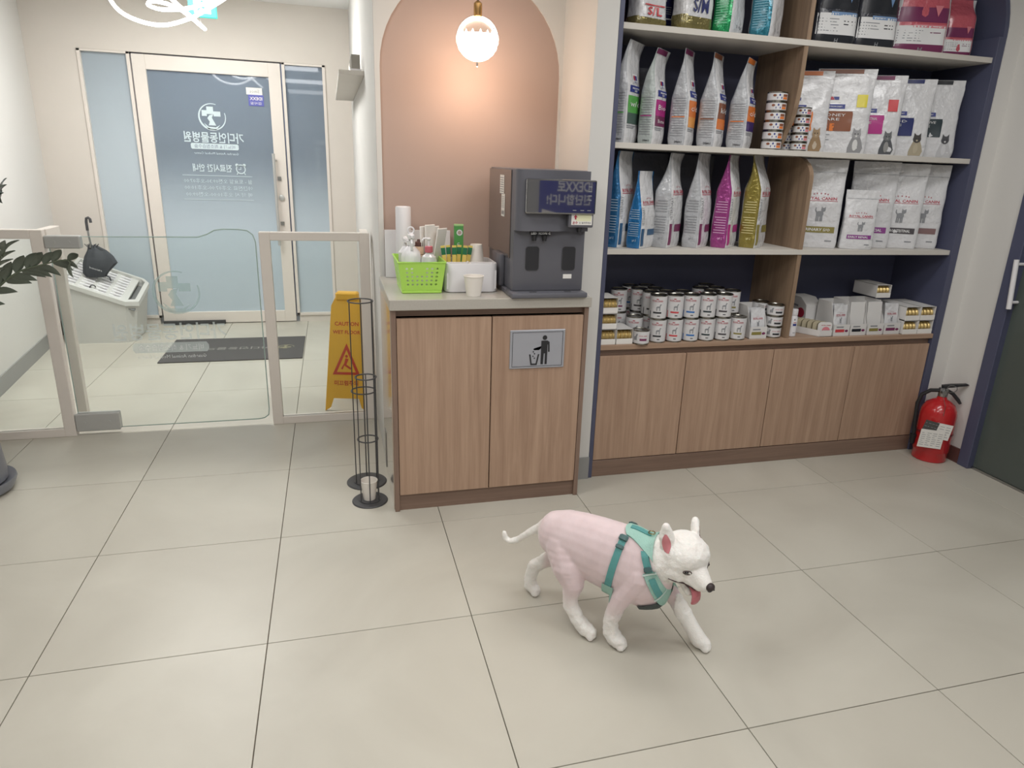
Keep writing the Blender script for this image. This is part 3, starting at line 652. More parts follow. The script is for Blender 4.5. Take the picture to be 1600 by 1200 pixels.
b = B(); b.box(.004, .098, -.09, -.026, .012, .085); b.box(-.098, -.004, -.09, -.026, .012, .075); b.build('compartment_floor', WHITEP, t)
YSA = mat('yellow_sachet', (236, 210, 112), .3); GSA = mat('green_print', (46, 120, 84), .35)
for k in range(6):
    x = 1.872 + k*.0135; a = -8 + 3.4*k
    b = B(); b.box(-.008, .008, -.002, .002, 0, .122, bev=.001); b.box(-.0085, .0085, -.0022, .0022, .122, .150, bev=.001, mi=1); b.box(-.0085, .0085, -.0012, .0012, .150, .158, mi=2)
    put_text(b, '카누', lambda p, q: (q*0 + p, -.0026, q), 0, .070, size=.010, width=.012, mi=3, res=1) if False else put_text(b, 'MAXIM', lambda p, q: (p, -.0026, q), 0, .075, width=.013, mi=3, res=1)
    tag(b.build('coffee_sachet', [YSA, GSA, YSA, mat('sachet_print', (150, 96, 40), .5)], None, (x, .930 + .012*(k % 2), ZB + .013), (rad(4), rad(a), 0)), ORD[k] + ' from left of the yellow green topped coffee sticks in the organiser', 'sachet', 'coffee sticks in the organiser')
t = thing('tea_box', 'tall narrow green stick box with a round window behind the sachets', 'box', (1.927, 1.000, ZB + .013))
b = B(); b.box(-.018, .018, -.010, .010, 0, .232, bev=.001); b.box(-.0185, .0185, -.0105, .0105, .226, .2325, mi=1); b.build('carton', [mat('leaf_green_card', (86, 156, 82), .45), mat('pale_green_card', (168, 206, 140), .45)], t)
b = B(); f = plane_fn(-.0112); ring_patch(b, .002, .200, .0075, .012, f); put_text(b, 'green', lambda x, z: (-z, -.0112, x), .135, 0, width=.05, res=1); b.build('carton_print', INKW, t)
b = B(); poly_patch(b, ellipse(.002, .200, .0075, .0085), plane_fn(-.0108)); b.build('carton_window', BROWN, t)
CUP = mat('white_paper_cup', (236, 230, 222), .55, noise_amt=.01)
def cup(label, loc, inv=False, n_st=1, h=.075, r=.0375):
    t = thing('paper_cup', label, 'cup', loc, rot=(PI, 0, 0) if inv else (0, 0, 0))
    rb = r*.72; b = B()
    b.lathe([(0, .006), (rb-.001, .006), (rb-.001, 0), (rb, 0), (r, h), (r-.0015, h), (rb-.002, .008), (0, .008)], 28); b.build('cup_body', CUP, t)
    b = B(); b.tube([(r*math.cos(2*PI*i/28), r*math.sin(2*PI*i/28), h) for i in range(28)], .0018, 6, closed=True); b.build('rolled_rim', CUP, t); return t
cup('white paper cup standing upright at the front of the counter', (1.945, .765, ZB))
cup('white paper cup turned upside down in the white organiser', (1.992, .960, ZB + .013 + .158), inv=True, h=.075, r=.033)
for k in range(2): cup(('upper', 'lower')[1-k] + ' white paper cup stacked under the upturned one in the organiser', (1.992, .960, ZB + .013 + .085 + .040*k), inv=True, h=.075, r=.033)['group'] = 'stacked cups in the organiser'
for k in range(3):
    b = B(); b.box(-.003, .003, -.014, .014, 0, .006, bev=.001); tag(b.build('tea_clip', BLACK, None, (2.024 + .008*k, .85 + .004*k, ZB + .0865), (0, 0, rad(-25))), ORD[k] + ' from left of the small black clips in the organiser', 'clip', 'black clips in the organiser')
b = B(); b.box(-.03, .03, -.02, .02, 0, .018, bev=.006); tag(b.build('tissue_sachet', mat('kraft_brown', (170, 140, 120), .6), None, (1.905, .865, ZB + .076)), 'brown paper sachet lying in the front left compartment of the organiser', 'sachet')

# hot and cold water dispenser
DG = mat('dark_grey_plastic_gloss', (100, 100, 107), .32, noise_amt=.02); DS = mat('smoke_side_gloss', (92, 85, 82), .06, coat=.6); DK = mat('display_glass', (46, 46, 52), .03, spec=1, coat=1, ior=2.1)  # dispenser grey includes a lift for lens haze
t = thing('water_dispenser', 'dark grey water dispenser with a black glass display on the counter', 'dispenser', (0, 0, 0))
b = B(); b.box(2.088, 2.372, .735, 1.150, ZB + .02, 1.332, bev=.006, seg=2); b.build('housing', DG, t)
b = B(); b.box(2.084, 2.088, .78, 1.148, ZB + .14, 1.326); b.build('side_panel', DS, t)
b = B()
pr = [(2.088, .732), (2.094, .712), (2.112, .70), (2.250, .70), (2.272, .715), (2.372, .712), (2.372, .735), (2.088, .735)]
b.prism(pr, 1.112, 1.330, axis='z'); b.build('upper_housing', DG, t, smooth=50)
b = B(); b.box(2.285, 2.384, .688, .716, 1.128, 1.20, bev=.005, seg=2); b.build('control_block', DG, t)
b = B(); b.box(2.116, 2.386, .676, .702, 1.176, 1.300, bev=.006, seg=2); b.build('display_panel', DK, t, smooth=0)
b = B(); f = plane_fn(.6752); b.add([f(2.354, z) for z in ()], []); 
for z in (1.275, 1.258, 1.243, 1.228): grid_patch(b, 2.352, 2.366, z, z + .003, f, 1, 1)
for x in (2.295, 2.325, 2.352): grid_patch(b, x, x + .014, 1.190, 1.193, f, 1, 1)
b.build('display_icons', INKG, t)
b = B(); f = plane_fn(.6872); grid_patch(b, 2.296, 2.378, 1.138, 1.178, f, 1, 1); grid_patch(b, 2.315, 2.374, 1.152, 1.175, plane_fn(.6868), 1, 1, mi=3)
poly_patch(b, [(2.309, 1.158), (2.315, 1.158), (2.315, 1.166), (2.320, 1.166), (2.312, 1.175), (2.304, 1.166), (2.309, 1.166)], plane_fn(.6864), 1)
put_text(b, '온수', plane_fn(.6864), 2.311, 1.146, width=.020, mi=1, bold=True, res=1); put_text(b, '는 눌러주세요', plane_fn(.6864), 2.350, 1.146, width=.046, mi=2, res=1)
b.build('notice_sticker', [PAPER, RED, INK, mat('sticker_cream', (232, 232, 196), .6)], t)
b = B(); b.box(2.150, 2.230, .716, .735, 1.095, 1.113, bev=.004); b.build('nozzle_block', BLACK, t)
for q in ((2.165, .722, 1.075), (2.205, .722, 1.075), (2.335, .703, 1.110)):
    b = B(); b.lathe([(.008, 0), (.010, .02)], 14, M=Matrix.Translation(q)); b.build('nozzle', BLACK, t)
b = B(); put_text(b, 'LED  ICON G', plane_fn(.7152), 2.188, 1.103, width=.075, size=.009, res=1, bold=True); b.build('nozzle_lettering', INKW, t)
for x in (2.163, 2.309):
    b = B(); P = rrect(.0255, .044, .010); b.prism([(x + p, 1.007 + q) for p, q in P], .7325, .7365); b.build('lever_recess', BLACK, t)
    b = B(); P = rrect(.027, .0455, .011); nn = len(P); P2 = rrect(.0255, .044, .010)
    b.add([(x + p, .7318, 1.007 + q) for p, q in P] + [(x + p, .7318, 1.007 + q) for p, q in P2], [(i, (i+1) % nn, (i+1) % nn + nn, i + nn) for i in range(nn)]); b.build('recess_trim', BLACKM, t)
b = B(); grid_patch(b, 2.290, 2.325, .930, .947, plane_fn(.7340), 1, 1); b.build('white_label', PAPER, t)
b = B(); b.box(2.076, 2.378, .684, .80, ZB, ZB + .020, bev=.005, seg=2); b.box(2.076, 2.378, .80, 1.15, ZB, ZB + .020, bev=.003); b.build('drip_base', DG, t)
for x in (2.165, 2.305):
    b = B(); b.box(x - .014, x + .014, .706, .716, ZB + .0195, ZB + .0215, bev=.001); b.build('drip_slot', BLACK, t)
b = B(); b.box(2.066, 2.088, .86, 1.00, ZB + .02, ZB + .145, bev=.006, seg=2); b.build('side_tank', DG, t)
b = B(); f = lambda x, z: (2.0832, x, z); b.add([f(.955, 1.305), f(.885, 1.305), f(.885, 1.235), f(.955, 1.235)], [(0, 1, 2, 3)]); b.add([f(.925, 1.236), f(.868, 1.236), f(.868, 1.150), f(.925, 1.150)], [(0, 1, 2, 3)])
b.build('rating_label', PAPER, t)
b = B(); f = lambda x, z: (2.0828, x, z)
for k in range(8): z = 1.296 - .0085*k; b.add([f(.950, z), f(.892, z), f(.892, z-.003), f(.950, z-.003)], [(0, 1, 2, 3)])
for k in range(7): z = 1.225 - .0065*k; b.add([f(.92, z), f(.874, z), f(.874, z-.002), f(.92, z-.002)], [(0, 1, 2, 3)])
for k in range(14): y = .918 - .0031*k; b.add([f(y, 1.172), f(y - .0015, 1.172), f(y - .0015, 1.157), f(y, 1.157)], [(0, 1, 2, 3)])
b.build('rating_print', INKG, t)
b = B(); b.box(2.372, 2.379, .80, .86, 1.0 - .03, 1.06, bev=.003); b.build('side_latch', BLACK, t)

# pendant lamp in the nook: glass globe with a glowing crystal bowl
t = thing('pendant_lamp', 'glowing round crystal glass pendant lamp hanging in front of the tan arch', 'lamp', (1.998, 1.02, 1.790))
GL = bpy.data.materials.new('warm_lit_crystal'); GL.use_nodes = True
def _gl():
    nt = GL.node_tree; L = nt.links; bs = nt.nodes['Principled BSDF']; v = nt.nodes.new('ShaderNodeTexVoronoi'); v.inputs['Scale'].default_value = 60
    cr = nt.nodes.new('ShaderNodeValToRGB'); cr.color_ramp.elements[0].color = (1, .78, .62, 1); cr.color_ramp.elements[1].color = (1, .95, .88, 1); L.new(v.outputs['Distance'], cr.inputs[0]); L.new(cr.outputs[0], bs.inputs['Emission Color']); bs.inputs['Emission Strength'].default_value = 5
    bs.inputs['Base Color'].default_value = (.9, .8, .75, 1)
_gl()
r = .078
b = B(); prof = [(r*math.sin(a), -r*math.cos(a)) for a in [PI*.02 + PI*.53*i/10 for i in range(11)]]
n = 24; vs = []; fs = []
for j, (rr, z) in enumerate(prof):
    for i in range(n): k = 1 + (.035 if (i + j) % 2 else -.02); a = 2*PI*i/n; vs.append((rr*k*math.cos(a), rr*k*math.sin(a), z*1.0))
for j in range(len(prof)-1):
    for i in range(n): fs.append((j*n+i, j*n+(i+1) % n, (j+1)*n+(i+1) % n, (j+1)*n+i))
fs.append(tuple(range(n))[::-1]); b.add(vs, fs)
for i in range(12): a = 2*PI*i/12; b.lathe([(.009, 0), (.004, .018), (0, .026)], 6, M=Matrix.Translation((r*.72*math.cos(a), r*.72*math.sin(a), .002)))
b.lathe([(.05, -.01), (.045, .012), (0, .016)], 12)
b.build('crystal_bowl', GL, t, smooth=10)
GC = CLEAR
b = B(); b.lathe([(r*1.04*math.sin(a), -r*1.04*math.cos(a)) for a in [PI*.5 + PI*.46*i/8 for i in range(9)]], 28); b.build('glass_dome', GC, t)
b = B(); b.lathe([(.014, .075), (.016, .080), (.016, .12), (.008, .128)], 16); b.build('socket_cap', mat('brass', (190, 150, 96), .25, metal=.9), t)
b = B(); b.tube([(0, 0, .125), (0, 0, .625)], .003, 8); b.build('cord', BLACKM, t)
b = B(); b.lathe([(.05, .60), (.05, .6295)], 24); b.build('ceiling_rose', WHITEP, t)
b = B(); b.lathe([(0, -.098), (.004, -.094), (.004, -.078)], 8); b.build('drop_finial', CHROME, t)
pl = bpy.data.lights.new('pendant_bulb', 'POINT'); pl.energy = 3.4; pl.color = (1, .70, .48); pl.shadow_soft_size = .06
po = bpy.data.objects.new('pendant_bulb', pl); po.location = (1.998, 1.02, 1.67); COL.objects.link(po)
# small blue sign on the reception counter behind and right of the camera (mirrored in the dispenser display)
b = B(); b.box(2.60, 4.2, -2.3, -1.24, 0, .92, bev=.01); tag(b.build('reception_desk', WHITEP), 'white reception desk behind the viewer', 'desk')
BAN = mat('blue_banner', (62, 68, 150), .5)
t = thing('desk_banner', 'blue sign with white lettering on the reception desk', 'banner', (2.93, -1.27, .921))
b = B(); b.box(-.19, .30, -.008, 0, 0, .42); b.box(-.15, .26, -.03, .02, 0, .012); b.build('banner_board', BAN, t)
f = lambda x, z: (x, .0015, z)
b = B(); put_text(b, 'IDEXX로', f, .05, .298, width=.24, size=.070, bold=True, mirror=True); put_text(b, '진단합니다!', f, .015, .212, width=.31, size=.068, bold=True, mirror=True); b.build('banner_lettering', INKW, t)
b = B(); b.add([f(-.18, .01), f(.04, .01), f(-.0, .11), f(-.17, .15)], [(0, 1, 2, 3)]); b.build('banner_corner', PAPER, t)

# ================================================================== SHELF UNIT
YB_ = 1.20
t = thing('shelf_unit', 'navy arched wall shelf unit with white shelves above walnut cupboards', 'shelf', (0, 0, 0))
b = B(); b.box(2.50, 4.32, YB_, YB_ + .015, 0, 2.33); b.build('back_panel', NAVY, t)
b = B(); b.box(2.501, 2.520, .860, YB_, 0, 1.95, bev=.001); b.build('side_panel', NAVY, t)
b = B(); b.box(4.280, 4.319, .860, YB_, 0, 1.95, bev=.001); b.build('side_panel', NAVY, t)
outer = opening[1:]; x0, x1 = 2.501, 4.319; zt = 2.319
def archpts(dx):
    rr = .37 - dx; A = []
    for i in range(13): a = PI/2*i/12; A.append((x1 - .37 + rr*math.cos(a), zt - .37 + rr*math.sin(a)))
    for i in range(13): a = PI/2*i/12; A.append((x0 + .37 - rr*math.sin(a), zt - .37 + rr*math.cos(a)))
    return A
o1, o2 = archpts(0), archpts(.022); n = len(o1); b = B()
vs = [(x, .860, z) for x, z in o1] + [(x, .860, z) for x, z in o2] + [(x, YB_, z) for x, z in o1] + [(x, YB_, z) for x, z in o2]
b.add(vs, [(i, i+1, i+1+n, i+n) for i in range(n-1)] + [(i+n, i+1+n, i+1+3*n, i+3*n) for i in range(n-1)]); b.build('arch_lining', NAVY, t)
S1, S2, S3, SB = 1.868, 1.443, 1.027, .620
for z in (S1, S2, S3):
    b = B(); b.box(2.5205, 4.2795, .872, YB_, z - .022, z, bev=.0008); b.build('shelf_board', SHELFW, t)
b = B(); b.box(2.5205, 4.2795, .862, YB_, SB - .022, SB, bev=.0008); b.build('cupboard_top', WOODH, t)
b = B(); b.box(2.5205, 4.2795, .884, .90, .570, SB - .022); b.build('finger_recess', WOODDH, t)
def divider(xa, prof):
    b = B(); b.prism(prof, xa, xa + .020, axis='x'); b.build('divider_board', WOODS, t, smooth=20)
def bez(p, q, c, n=6): return [((1-u)**2*p[0] + 2*u*(1-u)*c[0] + u*u*q[0], (1-u)**2*p[1] + 2*u*(1-u)*c[1] + u*u*q[1]) for u in [i/n for i in range(n+1)]]
divider(3.325, [(.878, S1), (.878, 2.31), (1.199, 2.31), (1.199, S1)])
divider(3.318, [(1.199, S1 - .022), (.876, S1 - .022)] + bez((.876, 1.70), (.925, S2 + .08), (.884, 1.56)) + bez((.935, S2 + .06), (1.0, S2), (.945, S2 + .02)) + [(1.199, S2)])
divider(3.440, [(1.199, S3), (.876, S3)] + bez((.876, 1.32), (.93, S2 - .04), (.876, 1.38)) + bez((.94, S2 - .032), (1.0, S2 - .022), (.96, S2 - .022), 3) + [(1.199, S2 - .022)])
divider(3.440, [(.876, SB), (.876, S3 - .022), (1.199, S3 - .022), (1.199, SB)])
dx = [(2.524, 2.936), (2.940, 3.386), (3.390, 3.832), (3.836, 4.276)]
for xa, xb in dx:
    b = B(); b.box(xa, xb, .868, .886, .082, .569, bev=.001); b.build('door', WOODC, t)
b = B(); b.box(2.5205, 4.2795, .868, .884, 0, .078, bev=.001); b.build('plinth', WOODDH, t)
b = B(); b.box(2.5205, 4.2795, .886, YB_, .0, .05); b.build('cupboard_floor', WOODDH, t)

# ------------------------------------------------------------------ pouches
def sgn(v): return -1 if v < 0 else 1
class Pouch:
    def __init__(s, Wd, D, H, seed, curl=0, neck=.62, bulge=.0, twist=0, amp=.0035, pinch=.0):
        s.W, s.D, s.H, s.seed, s.curl, s.neck, s.bulge, s.twist, s.amp, s.pinch = Wd/2, D/2, H, seed, curl, neck, bulge, twist, amp, pinch
    def wd(s, t):
        w = s.W * (1 - .03*math.sin(PI*t)); 
        if t > s.neck: w *= 1 - s.pinch*math.sin(PI*min(1, (t - s.neck)/(1 - s.neck)*1.05))
        if t < .05: w *= .95 + t
        k = (t - s.neck)/(1 - s.neck) if t > s.neck else 0
        d = s.D * (1 + s.bulge*math.sin(PI*min(1, t/s.neck)))
        if k > 0: d = s.D * max(.03, (1 - k*1.12)) if k < .87 else s.D*.03
        if t < .06: d *= .88 + 2*t
        return w, max(d, .0012)
    def fin(s, x, y, z, off, nx, ny):
        t = z/s.H; n = noise.noise(Vector((x*15 + s.seed*7.3, y*15, z*12))) + .3*noise.noise(Vector((x*26, y*26 + s.seed, z*22)))
        a = s.amp * min(1, t*6 + .2) * (1 if t < .9 else .4)
        x += nx*(n*a + off); y += ny*(n*a + off)
        c = max(0, t - .62); y -= s.curl * c*c * .22; x += s.twist*c*c
        return (x, y, max(z, 0))
    def front(s, off=.0012, side=-1):
        def fn(u, v):
            t = v; w, d = s.wd(t); x = u*w*.97; p = 5 - 2.5*t
            y = side*d*(max(0, 1 - abs(u*.97)**p))**(1/p); return s.fin(x, y, v*s.H, off, 0, side)
        return fn
    def gusset(s, off=.0012, side=-1):
        def fn(u, v):
            t = v; w, d = s.wd(t); y = -side*u*d*.95*-1; p = 5 - 2.5*t
            y = u*d*.95*(-side); x = side*w*(max(0, 1 - abs(u*.95)**p))**(1/p); return s.fin(x, y, v*s.H, off, side, 0)
        return fn
    def body(s, nz=28, nn=40):
        vs = []; fs = []; ms = []
        for j in range(nz+1):
            t = j/nz; w, d = s.wd(t); p = 5 - 2.5*t
            for i in range(nn):
                a = 2*PI*(i+.5)/nn; c, q = math.cos(a), math.sin(a); x = w*sgn(c)*abs(c)**(2/p); y = d*sgn(q)*abs(q)**(2/p)
                L_ = math.hypot(c, q); vs.append(s.fin(x, y, t*s.H, 0, c, q))
        b = B(); front = []; gus = []
        for j in range(nz):
            for i in range(nn):
                f = (j*nn+i, j*nn+(i+1) % nn, (j+1)*nn+(i+1) % nn, (j+1)*nn+i); a = (2*PI*(i+1)/nn) % PI
                (gus if (a < .72 or a > PI - .72) else front).append(f)
        front.append(tuple(range(nn))[::-1]); front.append(tuple(nz*nn+i for i in range(nn)))
        b.add(vs, front, 0); b.f += gus; b.m += [1]*len(gus); return b
def pouch(label, x, y, z, Wd, D, H, ang, matF, matG, seed, prints, group=None, cat='pet food bag', **kw):
    """prints: list of (part name, [materials], function(builder, front fn, gusset fn, pouch))"""
    P = Pouch(Wd, D, H, seed, **kw); t = thing('pet_food_bag', label, cat, (x, y, z), rad(ang), group)
    P.body().build('pouch', [matF, matG], t, smooth=50)
    for nm, ms, fun in prints:
        b = B(); fun(b, P); b.build(nm, ms, t, smooth=60)
    return t
def glossy(name, c, r=.2, coat=.6, metal=0): return mat(name, c, r, coat=coat, metal=metal, noise_amt=.03, bump=.8, bscale=34)
PW = glossy('white_foil', (214, 214, 216)); PG = glossy('grey_foil', (176, 178, 182)); PGR = glossy('pale_green_grey_foil', (178, 186, 184))
PBL = glossy('blue_foil', (56, 118, 168), metal=.4); PBL2 = glossy('bright_blue_foil', (50, 128, 190), metal=.4); PMG = glossy('magenta_foil', (158, 66, 134), metal=.3); PGO = glossy('olive_gold_foil', (146, 132, 62), metal=.4)
PGN = glossy('green_foil', (30, 150, 90), metal=.35); PTE = glossy('teal_foil', (40, 120, 140), metal=.35); PNV = glossy('navy_foil', (44, 46, 84)); PGD = glossy('champagne_foil', (140, 130, 84), metal=.5)
PDK = glossy('charcoal_foil', (58, 60, 68)); PPK = glossy('pink_foil', (196, 96, 108)); PMR = glossy('maroon_foil', (122, 40, 50)); PSM = glossy('smoky_foil', (104, 106, 116))
def cmat(n, c): return mat('band_' + n, c, .35, coat=.3)
C_ = dict(green=(92, 166, 82), dgreen=(74, 96, 88), magenta=(176, 50, 130), plum=(120, 52, 90), orange=(222, 124, 58), lorange=(232, 160, 84), brown=(136, 84, 60), purple=(70, 52, 110), navy=(44, 52, 104), dteal=(44, 58, 64),
          steel=(58, 92, 126), violet=(140, 70, 140), grey=(74, 70, 74), taupe=(132, 104, 104), olive=(140, 130, 72), yellow=(214, 200, 50), red=(200, 70, 76), blue=(48, 58, 140), lblue=(120, 150, 190), pink=(214, 130, 140), black=(40, 42, 48), sky=(50, 110, 180))
def cm(k): return cmat(k, C_[k])
def rect(b, fn, u0, u1, v0, v1, mi, nx=5, nz=6): grid_patch(b, u0, u1, v0, v1, fn, max(nx, int(abs(u1-u0)*8)), max(1, nz, int((v1-v0)*30)), mi)
def txt(b, fn, P, s, u, v, wu, mi, hv=None, bold=True, wid=None, vertical=False):
    """text of width wu in units of half-width on a pouch face"""
    Wm = wid or P.W; vs, fs, w, h = text_mesh(s, bold, 1); k = wu/w; kz = (hv/h) if hv else k*Wm/P.H
    if vertical: b.add([fn(u - vy*(wu/h), v + vx*(hv/w)) for vx, vy in vs], fs, mi)
    else: b.add([fn(u + vx*k, v + vy*kz) for vx, vy in vs], fs, mi)
def crown(b, fn, u, v, du, dv, mi):
    for i in range(5):
        a = PI*(.15 + .7*i/4); cu, cv = u - du*math.cos(a), v + dv*math.sin(a)*.8
        for k in (0, .45): poly_patch(b, [(cu - du*.09, cv + k*dv), (cu + du*.09, cv + k*dv), (cu + du*.09, cv + k*dv + dv*.28), (cu - du*.09, cv + k*dv + dv*.28)], fn, mi)
def cat_walk(b, fn, u, v, s, sv, mi, tabby=None):
    """a standing cat seen from the side: body, four legs, raised tail, head with ears"""
    E = lambda x, z: fn(u + x*s, v + z*sv)
    poly_patch(b, [(-.35, .0), (-.38, .5), (-.2, .72), (.1, .75), (.35, .68), (.42, .3), (.3, .0)][::-1], E, mi)
    for x in (-.3, -.12, .12, .28): poly_patch(b, [(x-.07, -.62), (x+.09, -.62), (x+.07, .1), (x-.06, .1)], E, mi)
    poly_patch(b, ellipse(.34, .92, .25, .27, 12), E, mi)
    for k in (-1, 1): poly_patch(b, [(.34 + k*.06, 1.12), (.34 + k*.24, 1.0), (.34 + k*.2, 1.38)][::k], E, mi)
    poly_patch(b, [(-.34, .45), (-.55, .8), (-.52, 1.2), (-.42, 1.2), (-.42, .85), (-.26, .6)][::-1], E, mi)
def cat_sit(b, fn, u, v, s, sv, m_body, m_head, m_belly):
    E = lambda x, z: fn(u + x*s, v + z*sv)
    poly_patch(b, [(-.55, 0), (.62, 0), (.68, .35), (.52, .8), (.34, 1.15), (-.28, 1.15), (-.45, .8), (-.6, .35)], E, m_body)
    E2 = lambda x, z: fn_off(fn, u + x*s, v + z*sv)
    poly_patch(b, ellipse(.02, 1.32, .38, .31, 14), E2, m_head)
    for k in (-1, 1): poly_patch(b, [(.02 + k*.08, 1.6), (.02 + k*.34, 1.40), (.02 + k*.31, 1.80)][::k], E2, m_head)
    poly_patch(b, ellipse(.0, .55, .22, .42, 12), E2, m_belly)
    E3 = lambda x, z: fn_off(fn, u + x*s, v + z*sv, .0012)
    for k in (-1, 1): poly_patch(b, ellipse(.02 + k*.13, 1.36, .05, .05, 8), E3, 2)
    poly_patch(b, ellipse(.02, 1.2, .09, .07, 8), E3, m_belly)
def fn_off(fn, u, v, o=.0007):
    p = Vector(fn(u, v)); q = Vector(fn(u + .01, v)) - p; r_ = Vector(fn(u, v + .005)) - p; n = q.cross(r_).normalized(); return p + n*o
# --- row standing on the third shelf, left of the divider: bags turned side-on, coloured gussets
def rc_side(gm, band, bandt, lines=True, small=False):
    def gus(b, P):
        g = P.gusset()
        for k in range(12 if lines else 0):
            v = .16 + .028*k + (.03 if k > 6 else 0); rect(b, g, -.62, .62 - .2*(k % 3 == 2), v, v + .008, 0, 3, 1)
        txt(b, g, P, '2 kg', -.2, .10, .5, 0, wid=P.D)
    def fr(b, P):
        f = P.front(); txt(b, f, P, 'ROYAL CANIN', 0, .60, 1.5, 0, hv=.04); rect(b, f, -.78, .78, .567, .573, 0, 5, 1); crown(b, f, 0, .635, .3, .018, 0)
        txt(b, f, P, 'VETERINARY', -.78, .42, .20, 1, hv=.24, bold=False, vertical=True); rect(b, f, -.88, -.62, .03, .26, 2); rect(b, f, -.25, .7, .17, .25, 2)
    return [('gusset_print', [INKG if not gm else mat(gm[0], gm[1], .4), RED], gus), ('front_print', [RED, INKG, cm(band)], fr)]
lt = ('foil_print_pale', (176, 196, 214))
L = [('large pale blue foil pet food bag at the left end of the third shelf', 2.612, .985, .155, .080, .385, 42, PW, PBL, 1, rc_side(lt, 'steel', ''), dict(neck=.55, curl=.4)),
     ('short bright blue foil bag, second from left on the third shelf', 2.700, .948, .150, .076, .310, 40, PW, PBL2, 2, rc_side(lt, 'steel', ''), dict(neck=.45, curl=.1)),
     ('grey foil pet food bag beside the short blue bag', 2.836, .985, .160, .088, .385, 42, PW, PG, 3, rc_side(None, 'plum', ''), dict(neck=.6, curl=.7, pinch=.25)),
     ('grey foil pet food bag just left of the magenta one', 2.980, .985, .155, .086, .390, 42, PW, PG, 4, rc_side(None, 'plum', ''), dict(neck=.5, curl=.2)),
     ('magenta foil pet food bag on the third shelf', 3.120, .985, .155, .086, .388, 42, PW, PMG, 5, rc_side(('foil_print_pink', (214, 170, 204)), 'magenta', ''), dict(neck=.62, curl=.3)),
     ('olive gold foil pet food bag beside the wooden divider, third shelf', 3.264, .985, .155, .088, .392, 40, PW, PGO, 6, rc_side(('foil_print_gold', (214, 204, 150)), 'olive', ''), dict(neck=.64, curl=-.5))]
for lab, x, y, w, d, h, a, mf, mg, sd, pr, kw in L: pouch(lab, x, y, S3 + .001, w, d, h, a, mf, mg, sd, pr, **kw)
for k, (x, z, w, h, lab) in enumerate(((2.800, S3, .20, .385, 'smoky plain bag standing behind the first grey foil bag, third shelf'), (3.02, S3, .22, .385, 'smoky plain bag standing behind the second grey foil bag, third shelf'), (2.745, S2, .16, .31, 'pale plain bag behind the magenta labelled bag on the second shelf'))):
    pouch(lab, x, 1.155, z + .001, w, .06, h, 0, PSM, PSM, 20 + k, [], neck=.5)
# --- the same shelf, right of the divider: bags facing forward
def rc_front(name, band, col, W_=1):
    def fr(b, P):
        f = P.front(); txt(b, f, P, 'ROYAL CANIN', .0, .565, 1.45, 0, hv=.034); rect(b, f, -.78, .78, .535, .540, 0, 6, 1); crown(b, f, 0, .60, .34, .018, 0)
        rect(b, f, -.70, .82, .175, .245, 2, 6, 2); cat_walk(b, f, .05, .36, .42, .085, 1); 
        rect(b, f, .45, .75, .075, .09, 1, 2, 1)
    def nm(b, P): f = P.front(.0024); txt(b, f, P, name, .0, .210, 1.25, 0, hv=.034) if name else rect(b, f, -.6, -.1, .205, .212, 0, 3, 1)
    def seal(b, P): f = P.front(.0018); rect(b, f, -.97, .97, .855, .862, 0, 10, 1)
    return [('front_print', [RED, INKG, cm(col)], fr), ('band_lettering', INKW, nm), ('seal_line', PG, seal)]
Rr = [('white urinary cat food bag with an olive band right of the divider', 3.590, .985, .205, .060, .388, -26, 31, rc_front('URINARY S/O', '', 'olive'), dict(neck=.5)),
      ('small white early renal cat food bag with a magenta band', 3.770, .920, .150, .045, .262, -20, 32, rc_front('EARLY RENAL', '', 'violet'), dict(neck=.5)),
      ('white renal special cat food bag with a violet band', 3.890, 1.000, .205, .054, .388, -28, 33, rc_front('RENAL SPECIAL', '', 'violet'), dict(neck=.5)),
      ('white gastrointestinal cat food bag with a dark grey band', 4.035, .980, .205, .056, .385, -30, 34, rc_front('GASTROINTESTINAL', '', 'grey'), dict(neck=.5)),
      ('white cat food bag with a taupe band at the right end of the third shelf', 4.172, .985, .190, .056, .385, -30, 35, rc_front('', '', 'taupe'), dict(neck=.5))]
for lab, x, y, w, d, h, a, sd, pr, kw in Rr: pouch(lab, x, y, S3 + .001, w, d, h, a, PW, PW, sd, pr, **kw)
